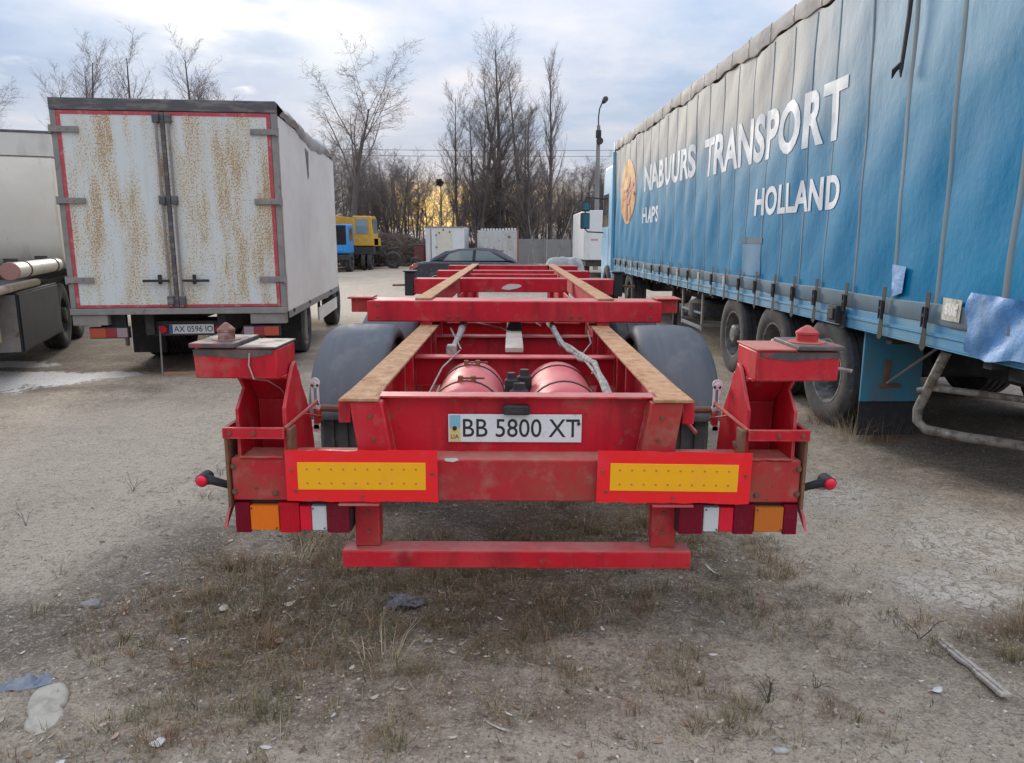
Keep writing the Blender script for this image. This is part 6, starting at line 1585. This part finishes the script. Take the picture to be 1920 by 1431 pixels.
def build_litter():
    rg = np.random.RandomState(55)
    # pebbles
    n = 24000
    x = rg.uniform(-3.0, 3.0, n); y = 2.0 + 6.0 * rg.rand(n) ** 1.8
    s = 0.0013 + 0.0050 * rg.rand(n) ** 5
    ico = bmesh.new(); bmesh.ops.create_icosphere(ico, subdivisions=1, radius=1.0)
    iv = np.array([v.co[:] for v in ico.verts]); jf = np.array([[v.index for v in f.verts] for f in ico.faces]); ico.free()
    m = len(iv)
    V = iv[None] * (1 + rg.uniform(-0.3, 0.3, (n, m, 1))) * s[:, None, None] * np.stack([rg.uniform(0.8, 1.5, n), rg.uniform(0.8, 1.4, n), rg.uniform(0.5, 0.9, n)], 1)[:, None, :]
    V = V + np.stack([x, y, ground_h(x, y) + s * 0.25], 1)[:, None, :]
    F = (jf[None] + (np.arange(n) * m)[:, None, None]).reshape(-1, 3)
    t = np.array([0.40, 0.35, 0.285])[None] * rg.uniform(0.35, 1.65, (n, 1))
    o = mesh_np('gravel', V.reshape(-1, 3), F, tint_material('gravel_mat'), tint=np.repeat(t, m, 0)); o['kind'] = 'stuff'
    # dry leaves and crumbs of pale litter
    n = 620
    x = rg.normal(-0.5, 1.1, n); y = 2.05 + 2.6 * rg.rand(n) ** 1.2
    L = rg.uniform(0.008, 0.022, n); W = L * rg.uniform(0.22, 0.5, n); a = rg.uniform(0, 2 * PI, n); cur = rg.uniform(0.05, 0.45, n) * L
    c, s_ = np.cos(a), np.sin(a)
    zz = ground_h(x, y) + 0.004
    V = np.zeros((n, 8, 3))
    for k, (u, v, up) in enumerate(((-1, 0, 1), (-0.4, -1, 0.2), (-0.4, 0, 0), (-0.4, 1, 0.35), (0.45, -0.8, 0.2), (0.45, 0, 0.05), (0.45, 0.8, 0.5), (1, 0, 1))):
        V[:, k, 0] = x + u * L * c - v * W * s_; V[:, k, 1] = y + u * L * s_ + v * W * c; V[:, k, 2] = zz + up * cur
    b = (np.arange(n) * 8)[:, None]
    F = np.concatenate([b + np.array([q]) for q in ([0, 1, 2, 2], [1, 4, 5, 2], [2, 5, 6, 3], [4, 7, 5, 5])], 0)
    tri = np.concatenate([b + np.array([q]) for q in ([0, 1, 2], [0, 2, 3], [1, 4, 5], [1, 5, 2], [2, 5, 6], [2, 6, 3], [4, 7, 5], [5, 7, 6])], 0)
    pal = np.array([(0.50, 0.43, 0.33), (0.56, 0.52, 0.46), (0.30, 0.19, 0.12), (0.46, 0.34, 0.25), (0.17, 0.12, 0.09)])
    t = pal[rg.choice(5, n, p=[0.26, 0.16, 0.2, 0.2, 0.18])] * rg.uniform(0.7, 1.15, (n, 1))
    o = mesh_np('leaf_litter', V.reshape(-1, 3), tri, tint_material('leaf_litter_mat'), tint=np.repeat(t, 8, 0)); o['kind'] = 'stuff'

    def leaf(name, label, x, y, L, W, a, m, cat='leaf', curl=0.4, group=None):
        b = MB(); k = 6
        for i in range(k + 1):
            u = -1 + 2 * i / k; w = W * math.sqrt(max(1 - u * u, 0.02)) * (1 + 0.2 * math.sin(4 * u))
            for v in (-1, 0, 1): b.v.append((u * L, v * w, curl * L * u * u * 0.5 + abs(v) * 0.25 * W * (1 + 0.5 * math.sin(3 * u + v))))
        for i in range(k):
            for j in range(2):
                o_ = i * 3 + j; b.f.append((o_, o_ + 3, o_ + 4, o_ + 1))
        o = b.obj(name, m, None, smooth=60, solid=0.0012); o.location = (x, y, gz(x, y) + 0.006); o.rotation_euler = (R(rg.uniform(-8, 8)), 0, a)
        return tag(o, label, cat, group)
    leaf('dry_leaf', 'pale peach leaf standing crumpled in the dry grass left of the underrun bar', -1.03, 3.16, 0.032, 0.017, 0.4, leaf_m, curl=0.9)
    leaf('dry_leaf', 'cream curled leaf on the dark soil, left of the other curled leaves', -1.31, 3.11, 0.028, 0.020, 2.1, leaf_m, curl=1.0)
    leaf('dry_leaf', 'flat pale leaf in the grass between two curled leaves', -1.17, 3.12, 0.026, 0.010, 0.2, leaf_m)
    leaf('dry_leaf', 'broad pinkish leaf lying in the grass below the left tail light', -0.98, 2.86, 0.022, 0.016, 1.9, M('pinkish_leaf', (0.44, 0.34, 0.28), 0.85), curl=0.5)
    leaf('dry_leaf', 'tan leaf on bare soil at the bottom left, near the flattened bottle', -1.36, 2.26, 0.022, 0.008, 1.5, M('tan_leaf', (0.46, 0.32, 0.22), 0.85))
    leaf('paper_scrap', 'torn white scrap in the grass near the bottom left corner', -1.19, 2.21, 0.026, 0.018, 0.5, paper_m, 'litter', 0.5)
    leaf('paper_scrap', 'small white scrap at the very bottom left of the ground', -1.47, 2.12, 0.022, 0.014, 0.7, paper_m, 'litter', 0.5)
    leaf('bark_strip', 'pale curved strip lying right of the underrun bar', 1.03, 3.55, 0.06, 0.006, 1.9, M('pale_strip', (0.55, 0.53, 0.50), 0.8), 'litter', 0.5)
    leaf('paper_scrap', 'whitish scrap beside the split wooden board', 1.62, 2.55, 0.028, 0.014, 0.4, paper_m, 'litter', 0.6)
    leaf('bark_strip', 'pale bark strip lying on the dirt at the bottom middle', -0.05, 2.24, 0.055, 0.004, -0.6, leaf_m, 'litter', 0.3)
    # split wooden board
    b = MB(); rr = random.Random(2); n = 12; Lb = 0.43
    L_ = [(-0.5 * Lb + Lb * i / n, 0.022 - (0.010 if 5 <= i <= 6 else 0) + rr.uniform(-0.002, 0.002)) for i in range(n + 1)]
    Rr = [(0.5 * Lb - Lb * i / n, -0.022 + rr.uniform(-0.002, 0.002)) for i in range(n + 1)]
    b.prism(L_ + Rr, 0, 0.014, 'z')
    b.prism([(-0.2, 0.004), (0.19, 0.006), (0.20, -0.001), (-0.19, -0.003)], 0.0145, 0.019, 'z')
    o = b.obj('wood_board', wood_m, None, 0.002); o.location = (1.835, 2.70, gz(1.835, 2.70) + 0.004); o.rotation_euler = (R(3), R(2), R(92)); tag(o, 'weathered split wooden board lying on the dirt at the right', 'board')
    # flattened bottle
    b = MB(); n = 28; k = 12
    for lev in (0, 1):
        for i in range(n + 1):
            u = -1 + 2 * i / n
            hw = 0.062 * max(1 - abs(u) ** 5, 0.0) ** 0.6 * (1 - 0.20 * math.exp(-((u + 0.18) / 0.16) ** 2)) + 0.004
            for j in range(k + 1):
                v = -1 + 2 * j / k
                dome = (1 - v * v) ** 0.5 * (1 - u ** 6) ** 0.5
                z = 0.0 if lev == 0 else 0.006 + 0.009 * dome + 0.004 * abs(math.sin(7 * u + 4 * v)) * dome + 0.003 * abs(math.sin(13 * v - 6 * u)) * dome - 0.008 * math.exp(-((u + 0.18 + 0.15 * v) / 0.05) ** 2) * dome + 0.003 * math.exp(-((abs(v) - 0.82) / 0.1) ** 2)
                b.v.append((v * hw, u * 0.15, z))
    m_ = (n + 1) * (k + 1)
    for lev in (0, 1):
        for i in range(n):
            for j in range(k):
                o_ = lev * m_ + i * (k + 1) + j; b.f.append((o_, o_ + 1, o_ + k + 2, o_ + k + 1))
    ring = [j for j in range(k)] + [i * (k + 1) + k for i in range(n)] + [n * (k + 1) + j for j in range(k, 0, -1)] + [i * (k + 1) for i in range(n, 0, -1)]
    for i in range(len(ring)):
        p, q = ring[i], ring[(i + 1) % len(ring)]; b.f.append((p, q, m_ + q, m_ + p))
    b.box(-0.016, 0.016, -0.168, -0.140, 0.002, 0.018)
    o = b.obj('crushed_bottle', bag_m, None, smooth=50); o.location = (-1.70, 2.43, gz(-1.70, 2.43) + 0.004); o.rotation_euler = (R(2), R(-3), R(26)); tag(o, 'flattened dirty beige plastic bottle on the dirt at the bottom left', 'bottle')
    # rag
    xs = np.linspace(-0.13, 0.13, 40); ys = np.linspace(-0.028, 0.028, 12); X, Y = np.meshgrid(xs, ys)
    Zr = 0.034 * np.clip(1 - (Y / 0.029) ** 2, 0, 1) ** 0.6 * np.clip((0.135 - np.abs(X)) / 0.03, 0, 1) * (0.15 + 1.5 * np.abs(fbm(X * 1.0, Y * 1.6, 34, 3) - 0.35) * 2)
    i = np.arange(X.size).reshape(X.shape); F = np.stack([i[:-1, :-1], i[:-1, 1:], i[1:, 1:], i[1:, :-1]], -1).reshape(-1, 4)
    o = mesh_np('rag', np.stack([X, Y * (1 + 0.5 * np.sin(20 * X)), Zr], -1).reshape(-1, 3), F, rag_m, None, True); o.location = (-1.905, 2.55, gz(-1.9, 2.55)); o.rotation_euler = (0, 0, R(28)); tag(o, 'crumpled blue-grey rag lying at the left edge beside the flattened bottle', 'rag')
    # stone and ashy clod
    for (nm, lab, cat, x, y, s, m, sd) in (('stone', 'single grey stone on bare ground left of the dry grass', 'stone', -1.935, 3.16, 0.040, stone_m, 1), ('ash_clod', 'ashy lumpy clod in the dark grass in front of the underrun bar', 'clod', -0.51, 3.19, 0.055, clod_m, 2), ('stone', 'dark reddish stone on the pale crust right of the chassis', 'stone', 2.10, 4.85, 0.035, M('reddish_stone', (0.17, 0.10, 0.085), 0.9), 3), ('stone', 'pale stone near the bottom edge right of centre', 'stone', 0.88, 2.16, 0.018, pebble_m, 4), ('stone', 'white pebble in the grass to the left of the centre', 'stone', -0.35, 2.83, 0.012, pebble_m, 5)):
        bm = bmesh.new(); bmesh.ops.create_icosphere(bm, subdivisions=3 if nm == 'ash_clod' else 2, radius=1.0)
        rs = np.random.RandomState(sd)
        for v in bm.verts:
            k = 1 + 0.55 * (float(fbm(np.array([v.co.x * 1.3 + 3 * sd]), np.array([v.co.y * 1.3 + v.co.z * 1.7]), 1.2, 4)[0]) - 0.5) * (2.6 if nm == 'ash_clod' else 1.6)
            v.co = Vector((v.co.x * 1.5 * s * k, v.co.y * 0.9 * s * k, v.co.z * 0.55 * s * k))
        me = bpy.data.meshes.new(nm); bm.to_mesh(me); bm.free(); me.materials.append(m); me.shade_smooth(); me.set_sharp_from_angle(angle=R(22))
        o = bpy.data.objects.new(nm, me); COL.objects.link(o); o.location = (x, y, gz(x, y) + 0.2 * s); tag(o, lab, cat)
    b = MB(); b.prism([(-0.22, -0.03), (0.22, -0.045), (0.23, 0.03), (-0.2, 0.045)], 0, 0.03, 'z'); o = b.obj('board_offcut', orange_wood, None, 0.004); o.location = (-4.13, 9.12, gz(-4.13, 9.12)); o.rotation_euler = (0, 0, R(10)); tag(o, 'orange-brown board offcut on the ground behind the left corner bracket', 'board')

    # dark dead weeds standing singly
    W = [(2.78, 3.75, 0.34, 1, 'tall dark dead weed on the pale cracked ground at the right'), (2.47, 3.32, 0.20, 1, 'short dark dead weed below the cracked ground at the right'), (0.93, 2.42, 0.14, 7, 'low dark branching weed right of centre in the foreground'), (1.16, 2.56, 0.09, 5, 'small dark weed sprig on the open dirt at the lower right'), (1.75, 2.92, 0.16, 4, 'thin dark weed sprouting at the upper end of the wooden board'), (-1.75, 2.97, 0.09, 2, 'tiny dark weed stalk near the grey stone'), (-2.55, 4.75, 0.16, 4, 'dark dead weed on the pale wheel track at the left'), (-2.85, 4.1, 0.15, 3, 'dark dead weed near the left edge of the pale track'), (-2.1, 5.6, 0.13, 5, 'dark tangled weed on the far part of the pale track'), (-4.6, 9.3, 0.30, 4, 'dead weed standing in the patch of ice by the tanker'), (-2.05, 5.0, 0.12, 4, 'dark weed on the pale track left of the chassis corner'), (1.9, 5.6, 0.14, 5, 'dead weed on the gravel beyond the right marker lamp')]
    for (x, y, h, k, lab) in W:
        S = []
        for j in range(k):
            a = rg.uniform(0, 2 * PI); p = np.array([0, 0, -0.01]); d = np.array([math.cos(a) * 0.5, math.sin(a) * 0.5, 1.0]) if k > 1 else np.array([0.05, 0, 1.0])
            hh = h * rg.uniform(0.6, 1.0)
            for i in range(4):
                d = d + rg.normal(0, 0.2 if k > 1 else 0.06, 3); d /= np.linalg.norm(d); q = p + d * hh / 4
                S.append(np.concatenate([p, q, [0.0018 * (1 - i / 6), 0.0015 * (1 - i / 6)]]))
                for _ in range(2 if i else 0):
                    e = d + rg.normal(0, 0.6, 3); e /= np.linalg.norm(e); S.append(np.concatenate([q, q + e * hh * 0.14, [0.0009, 0.0006]]))
                p = q
        V, F = sticks(S, 4); o = mesh_np('dead_weed', V, F, M('dark_dead_stem', (0.06, 0.05, 0.042), 0.9)); o.location = (x, y, gz(x, y)); tag(o, lab, 'weed')


build_litter()
